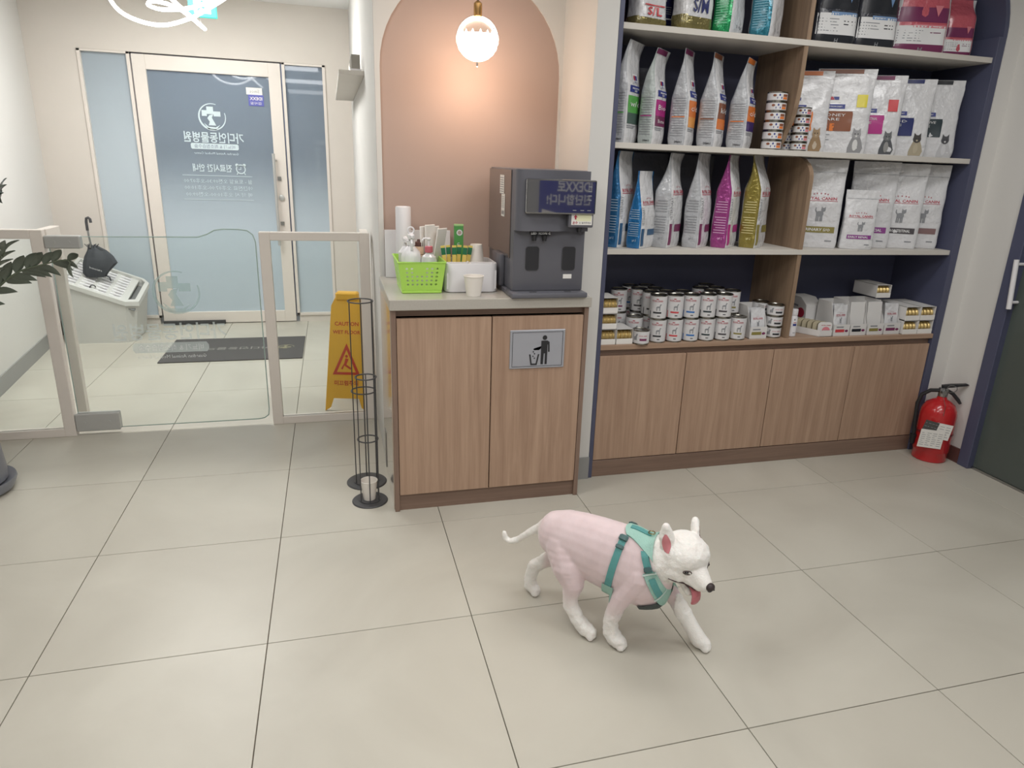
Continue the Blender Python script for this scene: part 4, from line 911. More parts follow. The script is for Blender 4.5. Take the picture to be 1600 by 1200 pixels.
# --- second shelf, left: bags side-on with coloured label blocks
def hill_mark(b, f, u, v, mi_w, mi_r, mi_b, s=1, sv=1):
    rect(b, f, u - .26*s, u + .26*s, v, v + .075*sv, mi_w, 2, 2)
def hl_side(c1, c2, name, name2=''):
    def gus(b, P):
        g = P.gusset()
        for k in range(16): v = .10 + .026*k; rect(b, g, -.68, .66 - .25*((k*7) % 3 == 2), v, v + .007, 0, 3, 1)
        rect(b, g, -.68, .66, .295 + .0, .306, 1, 3, 1); txt(b, g, P, '10449SKC'[:6], -.25, .035, .8, 2, wid=P.D)
    def fr(b, P):
        f = P.front(); rect(b, f, -.80, .80, .305, .475, 0); rect(b, f, -.80, .80, .195, .305, 1)
        rect(b, f, -.70, .70, .508, .575, 2)
        rect(b, f, -.34, .34, .60, .69, 3, 2, 2); rect(b, f, -.80, .3, .168, .180, 4, 3, 1); rect(b, f, -.80, .1, .150, .160, 4, 3, 1)
    def fr2(b, P):
        f = P.front(.0036); txt(b, f, P, name, .0, .395, 1.2, 0, hv=.055, bold=False); poly_patch(b, [(-.22, .63), (.0, .63), (-.05, .675), (-.22, .675)], f, 1); poly_patch(b, [(.02, .63), (.22, .63), (.22, .675), (-.02, .675)], f, 2)
        if name2: txt(b, f, P, name2, .0, .25, 1.0, 0, hv=.04, bold=False)
        txt(b, f, P, 'PRESCRIPTION', 0, .547, 1.0, 0, hv=.018); txt(b, f, P, 'DIET', 0, .522, .4, 0, hv=.018); txt(b, f, P, "Hill's", 0, .612, .5, 2, hv=.018)
    return [('gusset_print', [INKG, cm(c1), INK], gus), ('front_print', [cm(c1), cm(c2), BLUEP, INKW, INKG], fr), ('front_lettering', [INKW, RED, BLUEP], fr2)]
def tab(col):
    def fun(b, P): f = P.front(.0016); rect(b, f, -.98, .55, .945, .995, 0, 8, 2)
    return [('coloured_top_tab', cm(col), fun)]
L = [('white pet food bag with a green label block, left end of second shelf', 2.604, .985, .150, .074, .375, 44, PG, 41, hl_side('green', 'dgreen', 'w/d'), dict(neck=.58, curl=1.0)),
     ('white pet food bag with a magenta label block, second shelf', 2.724, .985, .145, .076, .355, 44, PGR, 42, hl_side('magenta', 'plum', 'Bio', 'Biome') + tab('plum'), dict(neck=.55, curl=.9)),
     ('white pet food bag with an all orange label block, second shelf', 2.862, .985, .135, .086, .365, 46, PG, 43, hl_side('orange', 'lorange', 'c/d') + tab('plum'), dict(neck=.5, curl=.2)),
     ('white pet food bag with a brown and orange label block, straight neck', 2.998, .985, .140, .088, .360, 44, PG, 44, hl_side('brown', 'orange', 'k/d') + tab('brown'), dict(neck=.5, curl=.1)),
     ('white pet food bag with an orange and purple label block, second shelf', 3.138, .985, .140, .086, .350, 44, PG, 45, hl_side('orange', 'purple', 'c/d') + tab('orange'), dict(neck=.52, curl=.6))]
for lab, x, y, w, d, h, a, mg, sd, pr, kw in L: pouch(lab, x, y, S2 + .001, w, d, h, a, PW, mg, sd, pr, **kw)
def hl_front(c1, c2, name, n2, cat3, sticker=None, bigc=True):
    def fr(b, P):
        f = P.front(); rect(b, f, -.95, .35, .265, .50, 0, 8, 6); poly_patch(b, [(.34, .27), (.37, .27), (.37, .47), (.34, .50)], f, 0); rect(b, f, -.95, -.25, .265, .355, 1, 4, 3)
        rect(b, f, -.95, .05, .53, .583, 2); rect(b, f, -.62, -.10, .60, .685, 3, 3, 2)
        for k in range(4): rect(b, f, -.9, -.35 - .1*(k % 2), .215 - .03*k, .225 - .03*k, 4, 2, 1)
    def fr2(b, P):
        f = P.front(.0036); txt(b, f, P, name, -.35, .455, .9, 0, hv=.032, bold=False)
        if n2: txt(b, f, P, n2, -.45, .405, .7, 0, hv=.032, bold=False)
        poly_patch(b, [(-.52, .635), (-.36, .635), (-.42, .672), (-.52, .672)], f, 1); poly_patch(b, [(-.34, .635), (-.20, .635), (-.20, .672), (-.40, .672)], f, 2)
        txt(b, f, P, 'PRESCRIPTION DIET', -.45, .555, .8, 0, hv=.014)
    def ct(b, P): f = P.front(.002); cat_sit(b, f, .60, .012, .42, .165, 0, 1, 3)
    out = [('front_print', [cm(c1), cm(c2), BLUEP, INKW, INKG], fr), ('front_lettering', [INKW, RED, BLUEP], fr2), ('printed_cat', [mat('fur_' + cat3[0], cat3[1], .6), mat('fur_' + cat3[2], cat3[3], .6), BLACK, mat('fur_' + cat3[4], cat3[5], .6)], ct)]
    if sticker:
        def st(b, P): f = P.front(.003); rect(b, f, .45, .82, .55, .70, 0, 3, 3)
        out.append(('promo_sticker', cm(sticker), st))
    return out
brn = ('tabby', (150, 124, 92), 'tabby_light', (166, 142, 112), 'cream', (190, 176, 156)); gry = ('grey_cat', (140, 140, 142), 'grey_light', (150, 150, 152), 'white_fur', (206, 206, 204))
dgr = ('dark_grey_cat', (84, 86, 90), 'mid_grey', (106, 108, 110), 'ash', (140, 140, 138)); sia = ('siamese', (168, 158, 136), 'seal', (70, 66, 64), 'cream2', (176, 166, 144)); whi = ('white_cat', (190, 190, 192), 'black_patch', (80, 80, 84), 'white_fur2', (204, 204, 206))
Rr = [('white cat food bag with an orange label behind the pink can stack', 3.475, 1.035, .215, .05, .335, -28, 51, hl_front('orange', 'orange', '', 'c/d', brn) + tab('orange'), dict(neck=.5, amp=.005)),
      ('white kidney care cat food bag with a brown label and yellow sticker', 3.645, 1.000, .245, .060, .350, -28, 52, hl_front('brown', 'orange', 'KIDNEY', 'CARE', gry, 'yellow') + tab('brown'), dict(neck=.5, amp=.005)),
      ('white cat food bag with a magenta label and red sticker', 3.815, 1.000, .235, .066, .335, -28, 53, hl_front('magenta', 'magenta', 'GASTROINTESTINAL', 'BIOME', dgr, 'red') + tab('plum'), dict(neck=.5, amp=.005)),
      ('white cat food bag with a navy label and a siamese cat', 3.980, 1.000, .230, .064, .330, -28, 54, hl_front('navy', 'navy', 'FOOD', 'SENSITIVITIES', sia) + tab('navy'), dict(neck=.5, amp=.005)),
      ('white cat food bag with a dark teal label, right end of second shelf', 4.140, 1.000, .225, .066, .335, -28, 55, hl_front('dteal', 'dgreen', 'DIGESTIVE', 'CARE', whi) + tab('black'), dict(neck=.5, amp=.005))]
for lab, x, y, w, d, h, a, sd, pr, kw in Rr: pouch(lab, x, y, S2 + .001, w, d, h, a, PW, PW, sd, pr, **kw)
# --- top shelf
def big_sl(text, col):
    def fr(b, P): f = P.front(.0045); txt(b, f, P, text, 0, .225, 1.0, 0, hv=.125); rect(b, f, -.7, .7, .30, .318, 0, 6, 1)
    def fo(b, P): f = P.front(.0028); rect(b, f, -1, 1, 0.004, .125, 0, 24, 8); rect(b, P.gusset(.0028), -1, 1, .004, .14, 0, 12, 8)
    return [('size_lettering', cm(col), fr), ('foot_band', PGD, fo)]
pouch('red pet food bag cut off at the far left of the top shelf', 2.572, 1.08, S1 + .001, .076, .06, .13, 0, PMR, PMR, 61, [], neck=.6)
pouch('white and gold pet food bag lettered S/L in red', 2.655, .965, S1 + .001, .150, .09, .24, 16, PW, PW, 62, big_sl('S/L', 'red'), neck=.6, amp=.006)
def nav(b, P):
    f = P.front(); rect(b, f, -.8, .8, .145, .158, 0, 6, 1); poly_patch(b, ellipse(.0, .33, .28, .014, 12), f, 0)
    for k in range(4): rect(b, f, -.6, .7, .20 + .022*k, .206 + .022*k, 1, 4, 1)
pouch('navy pet food bag between the two gold footed bags', 2.748, 1.065, S1 + .001, .120, .07, .36, 6, PNV, PNV, 63, [('front_print', [INKW, INKG], nav)], neck=.6)
pouch('white and gold pet food bag lettered S/M in navy', 2.850, .965, S1 + .001, .155, .09, .40, 14, PW, PW, 64, big_sl('S/M', 'navy'), neck=.6, amp=.006)
def lines(b, P):
    g = P.gusset()
    for k in range(12): rect(b, g, -.6, .6, .10 + .024*k, .107 + .024*k, 0, 3, 1)
def kg(b, P): f = P.front(); txt(b, f, P, '2 kg', 0, .085, .7, 0, hv=.03)
pouch('green foil pet food bag on the top shelf', 3.022, .985, S1 + .001, .16, .09, .39, 40, PW, PGN, 65, [('gusset_print', mat('foil_print_mint', (150, 214, 180), .4), lines), ('front_print', INKG, kg)], neck=.7, amp=.006)
pouch('teal foil pet food bag beside the top shelf divider', 3.195, .985, S1 + .001, .16, .10, .39, 40, PW, PTE, 66, [('gusset_print', mat('foil_print_aqua', (150, 196, 214), .4), lines), ('front_print', INKG, kg)], neck=.7, amp=.006)
def box_pr(dark, light, bar):
    def fr(b, P):
        f = P.front(); rect(b, f, -1, 1, 0, .10, 0, 8, 3); rect(b, f, -.98, .98, .10, .30, 1, 8, 4); rect(b, f, -1, 1, .34, .50, 0, 8, 4)
        rect(b, f, -.4, .98, .28, .315, 2, 6, 1); rect(b, f, .25, .85, .225, .235, 0, 3, 1); rect(b, f, .25, .85, .195, .205, 0, 3, 1)
        for k in range(5): rect(b, f, -.9, .0 - .1*(k % 2), .13 + .028*k, .138 + .028*k, 3, 3, 1)
        poly_patch(b, [(.30, .52), (.62, .52), (.46, .40)][::-1], P.front(.0045), 2); txt(b, P.front(.002), P, 'H', 0, .045, .16, 3, hv=.04)
    return [('front_print', [cm(dark), INKW, cm(bar), INKG], fr)]
pouch('charcoal and white dog food bag right of the top shelf divider', 3.512, .985, S1 + .001, .195, .10, .40, -6, PDK, PDK, 71, box_pr('black', '', 'lblue'), neck=.7)
pouch('charcoal and white dog food bag, second right of the top divider', 3.715, .985, S1 + .001, .195, .10, .40, -6, PDK, PDK, 72, box_pr('black', '', 'lblue'), neck=.7)
pouch('wide pink and maroon dog food bag on the top shelf', 3.950, .985, S1 + .001, .245, .10, .36, -14, PPK, PW, 73, box_pr('plum', '', 'pink'), neck=.7, amp=.006)
pouch('narrow pink and maroon dog food bag at the right end of the top shelf', 4.168, 1.000, S1 + .001, .145, .10, .24, -14, PPK, PW, 74, box_pr('plum', '', 'pink'), neck=.7, amp=.006)

# ------------------------------------------------------------------ cans
CANW = mat('can_label_white', (214, 213, 214), .35, coat=.2, noise_amt=.02)
def can_proto(r, h, kind, band, ang=28):
    t = thing('food_can', 'x', 'can', (0, 0, 0)); n = 24
    b = B(); b.lathe([(r - .0015, .004), (r, .006), (r, h - .006), (r - .0015, h - .004)], n); b.build('can_label', CANW, t)
    b = B(); b.lathe([(r - .004, 0), (r + .0006, .0005), (r + .0006, .004), (r - .0015, .006)], n); b.build('bottom_rim', TIN, t)
    b = B(); b.lathe([(r - .0015, h - .006), (r + .0006, h - .0035), (r + .0006, h), (r - .003, h), (r - .005, h - .003), (0, h - .003)], n); b.build('can_lid', TIN, t)
    a0 = rad(-90 - ang)
    def fn(u, z): a = a0 + u/r; rr = r + .0006; return (rr*math.cos(a), rr*math.sin(a), z)
    b = B()
    if kind == 'tall':
        put_text(b, 'ROYAL CANIN', fn, 0, h*.78, width=r*1.25, size=h*.055, bold=True, res=1); grid_patch(b, -r*.62, r*.62, h*.735, h*.742, fn, 6, 1)
        poly_patch(b, ellipse(0, h*.845, r*.16, h*.02, 8), fn)
        grid_patch(b, -r*.42, r*.55, h*.25, h*.32, fn, 5, 1, 1); grid_patch(b, -r*.86, -r*.76, h*.06, h*.34, fn, 1, 2, 1); grid_patch(b, r*.1, r*.42, h*.13, h*.165, fn, 2, 1, 3)
        E = lambda x, z: fn(r*.18 + x*r*.42, h*.50 + z*h*.14)      # standing dog silhouette
        poly_patch(b, [(-.62, .1), (-.3, .35), (.35, .4), (.4, -.1), (-.5, -.15)], E, 2); poly_patch(b, [(.2, .35), (.38, 1.0), (.62, 1.05), (.82, .85), (.6, .7), (.45, .1)][::-1], E, 2)
        for x in (-.6, -.4, .2, .36): poly_patch(b, [(x, -.95), (x+.13, -.95), (x+.12, .1), (x, .1)], E, 2)
    elif kind == 'small':
        E = lambda x, z: fn(-r*.5 + x*r*.3, h*.5 + z*h*.25)
        poly_patch(b, [(-.8, -.8), (.4, -.8), (.4, .3), (.7, .9), (.2, 1.1), (-.2, .3), (-.8, .2)], E, 2)
        put_text(b, 'ROYAL CANIN', fn, r*.35, h*.62, width=r*.95, size=h*.075, bold=True, res=1); grid_patch(b, -r*.05, r*.80, h*.28, h*.44, fn, 4, 1, 1)
    else:
        poly_patch(b, ellipse(-r*.45, h*.62, r*.18, h*.13, 10), fn, 1); poly_patch(b, [(-r*.2, h*.28), (r*.3, h*.28), (r*.3, h*.46), (-r*.2, h*.46)], fn, 2)
        poly_patch(b, ellipse(r*.05, h*.66, r*.09, h*.12, 8), fn, 2); grid_patch(b, r*.42, r*1.0, h*.22, h*.46, fn, 4, 1, 3); grid_patch(b, r*.42, r*1.0, h*.50, h*.75, fn, 4, 1, 1)
    mts = {'tall': [RED, cm(band), INKG, INK], 'small': [RED, cm(band), INKG, INK], 'flat': [INK, cm('brown'), BLUEP, cm(band)]}[kind]
    b.build('can_print', mts, t); index_kids(t); return t
CR, CH = .0375, .1045
bands = ['black', 'red', 'sky', 'dteal', 'grey', 'olive', 'plum']
proto = {k: can_proto(CR, CH, 'tall', k) for k in bands}
used = set()
def place(key, pr, x, y, z, label, group=None, rz=0):
    if key not in used: used.add(key); o = pr; o.location = (x, y, z); o.rotation_euler = (0, 0, rz); o['label'] = label
    else: o = dup(pr, (x, y, z), (0, 0, rz), label)
    if group: o['group'] = group
    return o
cn = {'black': 'black', 'red': 'red', 'sky': 'blue', 'dteal': 'dark teal', 'grey': 'grey', 'olive': 'olive', 'plum': 'plum'}
fr = ['black', 'red', 'sky', 'dteal', 'grey', 'olive']; pos = ['first', 'second', 'third', 'fourth', 'fifth', 'sixth']
for i in range(6):
    place(fr[i], proto[fr[i]], 2.800 + .080*i, .905, SB + .0005, f'tall can with a {cn[fr[i]]} band, {pos[i]} from left in the lower front row', rz=rad(R.uniform(-5, 5)))
for i in range(5):
    place(fr[i], proto[fr[i]], 2.792 + .080*i, .903, SB + CH + .001, f'tall can with a {cn[fr[i]]} band, {pos[i]} from left in the upper front row', rz=rad(R.uniform(-5, 5)))
def below(x, y, up, top, key, lab, grp=None):
    place(key, proto[key], x, y, SB + .0005, 'lower can at the back left under the plum banded one' if 'plum band s' in lab else lab.replace('tall can', 'lower can') if 'tall can' in lab else 'lower can under the olive banded one right of the upper front row', None, rad(R.uniform(-6, 6)))
    if top: place(key, proto[key], x - .003, y, SB + CH + .001, lab, grp, rad(R.uniform(-6, 6)))
below(2.875, .984, 1, 1, 'black', 'tall can in the second row, behind the first and second front cans')
below(2.955, .984, 1, 1, 'red', 'tall can in the second row, behind the second and third front cans')
below(3.100, .984, 1, 1, 'dteal', 'tall can in the second row, behind the fourth and fifth front cans')
below(3.205, .984, 1, 1, 'olive', 'upper can with an olive band peeking out right of the upper front row')
below(2.795, .984, 1, 1, 'black', 'tall can in the second row, just left behind the first front can')
below(2.675, 1.062, 1, 1, 'plum', 'tall can with a plum band standing alone at the back left of the cans')
below(2.775, 1.064, 1, 1, 'grey', 'tall can in the third row, first beside the plum banded can')
below(2.855, 1.064, 1, 1, 'grey', 'tall can in the third row, second from the plum banded can')
below(3.085, 1.064, 1, 1, 'grey', 'tall can in the third row, behind the fourth front can')
below(3.168, 1.064, 1, 1, 'grey', 'tall can in the third row, behind the fifth front can')
below(2.765, 1.145, 1, 1, 'sky', 'tall can against the navy back, left one of the two together')
below(2.848, 1.145, 1, 1, 'sky', 'tall can against the navy back, right one of the two together')
below(3.160, 1.145, 1, 1, 'sky', 'tall can against the navy back at the right of the can block')
place('plum', proto['plum'], 2.713, .962, SB + .0005, 'single tall can, not stacked, behind the small plum banded can')
sm = can_proto(CR, .062, 'small', 'plum'); sm['label'] = 'small low can with a plum band at the front left of the tall cans'; sm.location = (2.712, .882, SB + .0005)
sm2 = can_proto(.0385, .0505, 'small', 'black')
for k in range(3): place('sm2', sm2, 3.398, .920, SB + .0005 + .051*k, ['bottom', 'middle', 'top'][k] + ' can of the stack of three small cans by the divider')
for k in range(3): o = dup(sm2, (3.372, 1.00, SB + .0005 + .051*k), (0, 0, .2), ('bottom', 'middle', 'top')[k] + ' small can of the rear stack beside the divider')
fl = can_proto(.041, .0378, 'flat', 'orange', 24)
for k in range(6): place('fl', fl, 3.272, .945, S2 + .0005 + .0382*k, ['lowest', 'second lowest', 'third lowest', 'third highest', 'second highest', 'topmost'][k] + ' flat can in the stack of six on the second shelf', rz=rad(-2 + 1.5*(k % 3)))
fl2 = can_proto(.033, .0345, 'flat', 'pink', 34)
for k in range(5): place('fl2', fl2, 3.395, .925, S2 + .0005 + .035*k, ['lowest', 'second lowest', 'middle', 'second highest', 'topmost'][k] + ' flat can in the pink labelled stack of five', rz=rad(3*(k % 3)))
for k in range(3): dup(fl2, (3.392, .998, S2 + .0005 + .035*k), (0, 0, 0), ['lowest', 'middle', 'topmost'][k] + ' flat can in the short stack behind the pink labelled stack')

# ------------------------------------------------------------------ trays of gold tins
CARD = mat('white_carton', (216, 214, 212), .6, noise_amt=.02)
def tin_mesh():
    b = B(); r = .027; Mx = Matrix.Rotation(PI/2, 4, 'Y'); b.lathe([(r*.85, -.0085), (r*.95, -.007), (r*.9, -.005), (r, -.001), (r*.9, .004), (r*.96, .007), (r*.85, .0085), (0, .0085)], 20, M=Mx); return b
tinp = None
def tray(x, z, w, d, label, what, y0=.872, h=.066):
    global tinp
    t = thing('tin_tray', label, 'carton', (x, y0, z)); hw = w/2
    b = B(); b.box(-hw, hw, 0, d, 0, .002); b.box(-hw, -hw + .0015, 0, d, 0, h); b.box(hw - .0015, hw, 0, d, 0, h); b.box(-hw, hw, d - .0015, d, 0, h); b.box(-hw, hw, .002, d, h - .0015, h)
    b.build('carton', CARD, t); b = B(); b.box(-hw, hw, -.001, .0005, 0, .024); b.build('front_lip', PAPER, t)
    n = 4; st = (w - .006)/n
    for k in range(n):
        loc = (x - hw + .003 + st*(k + .5), y0 + .032, z + .0295)
        if tinp is None: tinp = tin_mesh().build('gold_tin', GOLD, None, loc); o = tinp
        else: o = tinp.copy(); COL.objects.link(o); o.location = loc
        tag(o, ORD[k] + ' gold tin in ' + what, 'tin', 'gold tins in ' + what)
for k, nm in enumerate(('bottom', 'middle', 'top')): tray(2.556, SB + .0005 + .0685*k, .068, .12, f'{nm} white tray of the left pile of gold tins, beside the navy post', f'the {nm} tray of the left pile')
tray(2.632, SB + .0005, .076, .12, 'white tray of gold tins on its own right of the left pile', 'the single low tray beside the left pile')
for i in range(2):
    for k in range(2): tray(4.140 + .090*i, SB + .0005 + .0685*k, .087, .20, f'{("lower", "upper")[k]} {("left", "right")[i]} white tray in the block of four gold tin trays', f'the {("lower", "upper")[k]} {("left", "right")[i]} tray of the block of four')
tray(4.020, .7865, .084, .16, 'grey sided tray of gold tins lying on top of the pouch cartons', 'the tray on top of the cartons', y0=.955, h=.062)

# ------------------------------------------------------------------ pouch cartons, bottle, pate cups
def carton(x, y0, w, d, hb, hf, label, front=None, band='plum', rz=0, h_front=.055):
    t = thing('pouch_carton', label, 'carton', (x, y0, SB + .0005), rz); hw = w/2
    b = B(); b.box(-hw, hw, 0, d, 0, .002); b.box(-hw, hw, d - .002, d, 0, hb)
    for s in (-1, 1): b.prism([(0, 0), (d, 0), (d, hb), (.045, hb), (.006, h_front)], s*hw - (.0015 if s > 0 else 0), s*hw + (.0015 if s < 0 else 0), axis='x')
    b.box(-hw, hw, -.001, .001, 0, h_front); b.build('carton', CARD, t)
    b = B(); f = plane_fn(-.0018); grid_patch(b, -hw*.8, hw*.35, .018, .032, f, 1, 1); poly_patch(b, ellipse(hw*.62, .024, hw*.22, .006, 10), f, 1); grid_patch(b, -hw*.7, hw*.2, .040, .046, f, 1, 1, 2); b.build('carton_print', [cm(band), cm('plum'), INKG], t)
    return t
def sachet_pouches(x, y0, w, h, n, label, band, rc=True, grp=None, lean=8):
    for k in range(n):
        P = Pouch(w, .0155, h, 90 + k + int(x*50), neck=.3, amp=.0016); t = thing('food_sachet', ('front ', 'second ', 'third ')[k] + label, 'sachet', (x + (.004 if k % 2 else 0), y0 + .016*k, SB + .006), group=grp, rot=(rad(-lean), rad(3 if k % 2 else 0), 0))
        P.body(10, 16).build('pouch', [PW, PW], t, smooth=50)
        def fr(b):
            f = P.front(.001); txt(b, f, P, 'ROYAL CANIN', 0, .66, 1.4, 0, hv=.05); rect(b, f, -.75, .75, .615, .622, 0, 4, 1); crown(b, f, 0, .71, .25, .02, 0); cat_walk(b, f, 0, .45, .35, .10, 1); rect(b, f, -.6, .5, .20, .28, 2, 3, 1)
        if k == 0: b = B(); fr(b); b.build('pouch_print', [RED, INKG, cm(band)], t)
carton(3.300, .885, .088, .13, .145, .06, 'white carton of sachets between the tall cans and the small stack', band='olive'); sachet_pouches(3.306, .902, .074, .128, 3, 'silver white food sachet standing in the carton beside the small cans', 'olive', grp='sachets in the left carton')
t = thing('supplement_bottle', 'white capped supplement bottle just right of the wooden divider', 'bottle', (3.497, .915, SB + .0005))
b = B(); b.lathe([(.018, 0), (.0215, .003), (.0215, .088), (.017, .098), (.015, .102)], 24); b.build('bottle_body', WHITEP, t)
b = B(); b.lathe([(.0185, .102), (.0188, .104), (.0188, .126), (.0165, .129)], 24); b.build('screw_cap', WHITEP, t)
b = B(); a0 = rad(-118); f = lambda u, z: (.0218*math.cos(a0 + u/.0218), .0218*math.sin(a0 + u/.0218), z)
poly_patch(b, ellipse(.006, .082, .004, .004, 10), f, 1); grid_patch(b, .002, .016, .066, .069, f, 2, 1, 0); grid_patch(b, .0, .018, .052, .062, f, 3, 1, 2); grid_patch(b, -.018, .018, .064, .0645, f, 5, 1, 1); grid_patch(b, -.018, .018, .048, .0485, f, 5, 1, 1); grid_patch(b, .004, .016, .018, .021, f, 2, 1, 1); b.build('bottle_print', [RED, INKG, BLUEP], t)
# tray of pate cups
t = thing('cup_tray', 'low open white tray holding a row of foil lidded cups', 'carton', (3.640, .878, SB + .0005), rad(0))
b = B(); b.prism([(-.10, .15), (-.012, 0), (.055, 0), (.055, .15)], 0, .002, axis='z')
b.add([(-.012, 0, 0), (.055, 0, 0), (.055, 0, .030), (-.012, 0, .030), (-.10, .15, 0), (-.10, .15, .034), (.055, .15, 0), (.055, .15, .034)], [(0, 1, 2, 3), (4, 0, 3, 5), (6, 4, 5, 7), (1, 6, 7, 2)]); b.build('carton', CARD, t, smooth=0)
for k in range(6):
    t = thing('foil_cup', ('front foil lidded food cup with a pink printed lid in the low tray' if k == 0 else ORD[k] + ' foil lidded food cup from the front in the low tray'), 'cup', (3.660 - .013*k, .890 + .022*k, SB + .036), rot=(0, 0, rad(-12)), group=None if k == 0 else 'foil cups in the low tray')
    b = B(); P = rrect(.031, .029, .014, 5); b.prism(P, 0, .016); b.build('cup_shell', TIN, t)
    b = B(); P2 = rrect(.034, .032, .015, 5); b.prism(P2, -.002, 0); b.build('foil_lid', CARD if k == 0 else mat('cream_foil', (196, 186, 160), .35, metal=.2), t)
    if k == 0:
        b = B(); f = plane_fn(-.0028); poly_patch(b, ellipse(.006, -.006, .019, .016, 16), f, 1); put_text(b, 'ROYAL CANIN', f, .004, .017, width=.044, bold=True, res=1); grid_patch(b, -.008, .02, -.010, -.006, f, 1, 1, 2); b.build('lid_print', [RED, cm('pink'), INKW], t)
def tall_carton(x, y0, w, d, h, label):
    t = thing('pouch_carton', label, 'carton', (x, y0, SB + .0005)); hw = w/2
    b = B(); b.prism([(0, 0), (d, 0), (d, h), (.06, h), (.01, h*.78)], -hw, hw, axis='x'); b.build('carton', CARD, t)
    b = B(); fs_ = lambda y, z: (-hw - .0008, y, z); poly_patch(b, ellipse(.045, .075, .028, .024, 14)[::-1], fs_, 0); poly_patch(b, [(.07, .10), (.15, .105), (.15, .112), (.07, .109)][::-1], fs_, 1); poly_patch(b, ellipse(.14, .06, .02, .02, 10)[::-1], fs_, 1); b.build('side_print', [RED, INKG], t)
tall_carton(3.700, 1.03, .085, .15, .150, 'tall white carton behind the foil cup tray, red circle on its side')
carton(3.750, .882, .088, .14, .155, .05, 'carton holding the red printed pouch, next to the foil cups', band='red'); sachet_pouches(3.748, .897, .076, .140, 3, 'white sachet with a red oval in the carton beside the foil cups', 'red', grp='sachets in the red banded carton', lean=5)
for x, lab, bd in ((3.846, 'open grey white carton with a dark band, left of the olive banded one', 'black'), (3.945, 'open grey white carton with an olive band in the right bay', 'olive')):
    t = carton(x, .884, .090, .15, .160, .05, lab, band=bd)
    b = B(); b.box(-.040, .040, .012, .015, .04, .158, M=Matrix.Rotation(rad(-6), 4, 'X'), bev=.001); b.build('carton_flap', CARD, t)
carton(4.043, .884, .092, .15, .120, .05, 'carton with a plum band holding white sachets, right bay', band='plum'); sachet_pouches(4.046, .900, .078, .140, 2, 'white renal sachet standing in the plum banded carton', 'magenta', grp='sachets in the plum banded carton', lean=6)

# ================================================================== WIRE HOLDERS BY THE CABINET
def holder(label, x, y, H, r, rings, rb, nrod, tilt=(0, 0)):
    t = thing('wire_cup_holder', label, 'rack', (x, y, 0)); b = B(); b.lathe([(0, 0), (rb, 0), (rb, .003), (rb*.96, .006), (r*1.1, .007), (r*1.1, .010), (0, .010)], 36); b.build('round_base', BLACKM, t)
    for z in rings:
        b = B(); b.tube([(r*math.cos(2*PI*i/32), r*math.sin(2*PI*i/32), z) for i in range(32)], .0028, 6, closed=True); b.build('ring', BLACKM, t)
    for k in range(nrod):
        a = 2*PI*k/nrod + .5; b = B(); b.tube([((r+.001)*math.cos(a), (r+.001)*math.sin(a), .008), ((r+.001)*math.cos(a), (r+.001)*math.sin(a), rings[-1])], .0024 if k else .0034, 6); b.build('rod', BLACKM, t)
    return t
holder('tall black wire umbrella holder standing behind the shorter one', 1.531, 1.010, .80, .050, (.42, .80), .085, 6)
holder('shorter black wire holder with a paper cup inside, in front of the tall one', 1.535, .830, .535, .040, (.275, .535), .072, 6)
cup('white paper cup standing inside the shorter black wire holder', (1.533, .830, .0105), h=.082, r=.0335)

# ================================================================== FIRE EXTINGUISHER
REDX = mat('extinguisher_red', (186, 34, 38), .25, coat=.6, noise_amt=.03)
t = thing('fire_extinguisher', 'red fire extinguisher with white tags on the floor by the navy post', 'extinguisher', (4.305, .755, 0), rad(-25))
b = B(); b.lathe([(0, .004), (.070, .004), (.074, .0), (.078, .004), (.078, .045), (.080, .048), (.082, .055), (.082, .235), (.078, .262), (.064, .290), (.040, .308), (.024, .316), (.020, .330)], 40); b.build('cylinder', REDX, t)
b = B(); b.lathe([(.0825, .140), (.0832, .143), (.0832, .150), (.0825, .153)], 40); b.build('retaining_band', mat('dark_red_band', (120, 34, 38), .3), t)
b = B(); b.lathe([(.020, .328), (.022, .332), (.022, .350), (.014, .356), (.013, .372)], 20); b.box(-.02, .02, -.012, .012, .350, .372, bev=.003); b.lathe([(.012, 0), (.012, .012)], 16, M=Matrix.Translation((-.004, -.014, .352)) @ Matrix.Rotation(PI/2, 4, 'X')); b.build('valve', CHROME, t)
b = B(); b.add(*(lambda pts: ([(x, -.009, z) for x, z in pts] + [(x, .009, z) for x, z in pts], [tuple(range(len(pts))), tuple(range(2*len(pts)-1, len(pts)-1, -1))] + [(i, i+len(pts), (i+1) % len(pts)+len(pts), (i+1) % len(pts)) for i in range(len(pts))]))([(-.01, .372), (.03, .378), (.095, .392), (.105, .398), (.095, .402), (.03, .394), (-.012, .386)])); b.build('squeeze_lever', BLACK, t)
b = B(); b.tube([(.018, 0, .360), (.045, 0, .345), (.075, 0, .315), (.088, 0, .298)], [.008, .009, .009, .007], 8); b.build('carry_handle', BLACK, t)
b = B(); b.tube([(-.018, 0, .358), (-.055, .01, .352), (-.088, .015, .325), (-.100, .015, .28), (-.097, .010, .20), (-.092, .0, .12)], .0095, 10); b.lathe([(.010, 0), (.016, .05)], 14, M=Matrix.Translation((-.092, 0, .07))); b.build('discharge_hose', mat('black_rubber', (34, 34, 36), .6), t)
b = B(); b.tube([(.03 + .024*math.cos(a), -.012, .372 + .018*math.sin(a)) for a in [2*PI*i/16 for i in range(16)]], .0016, 5, closed=True); b.tube([(-.01, -.015, .352), (-.012, -.085, .30), (-.014, -.088, .255)], .0012, 5); b.build('safety_pin_wire', CHROME, t)
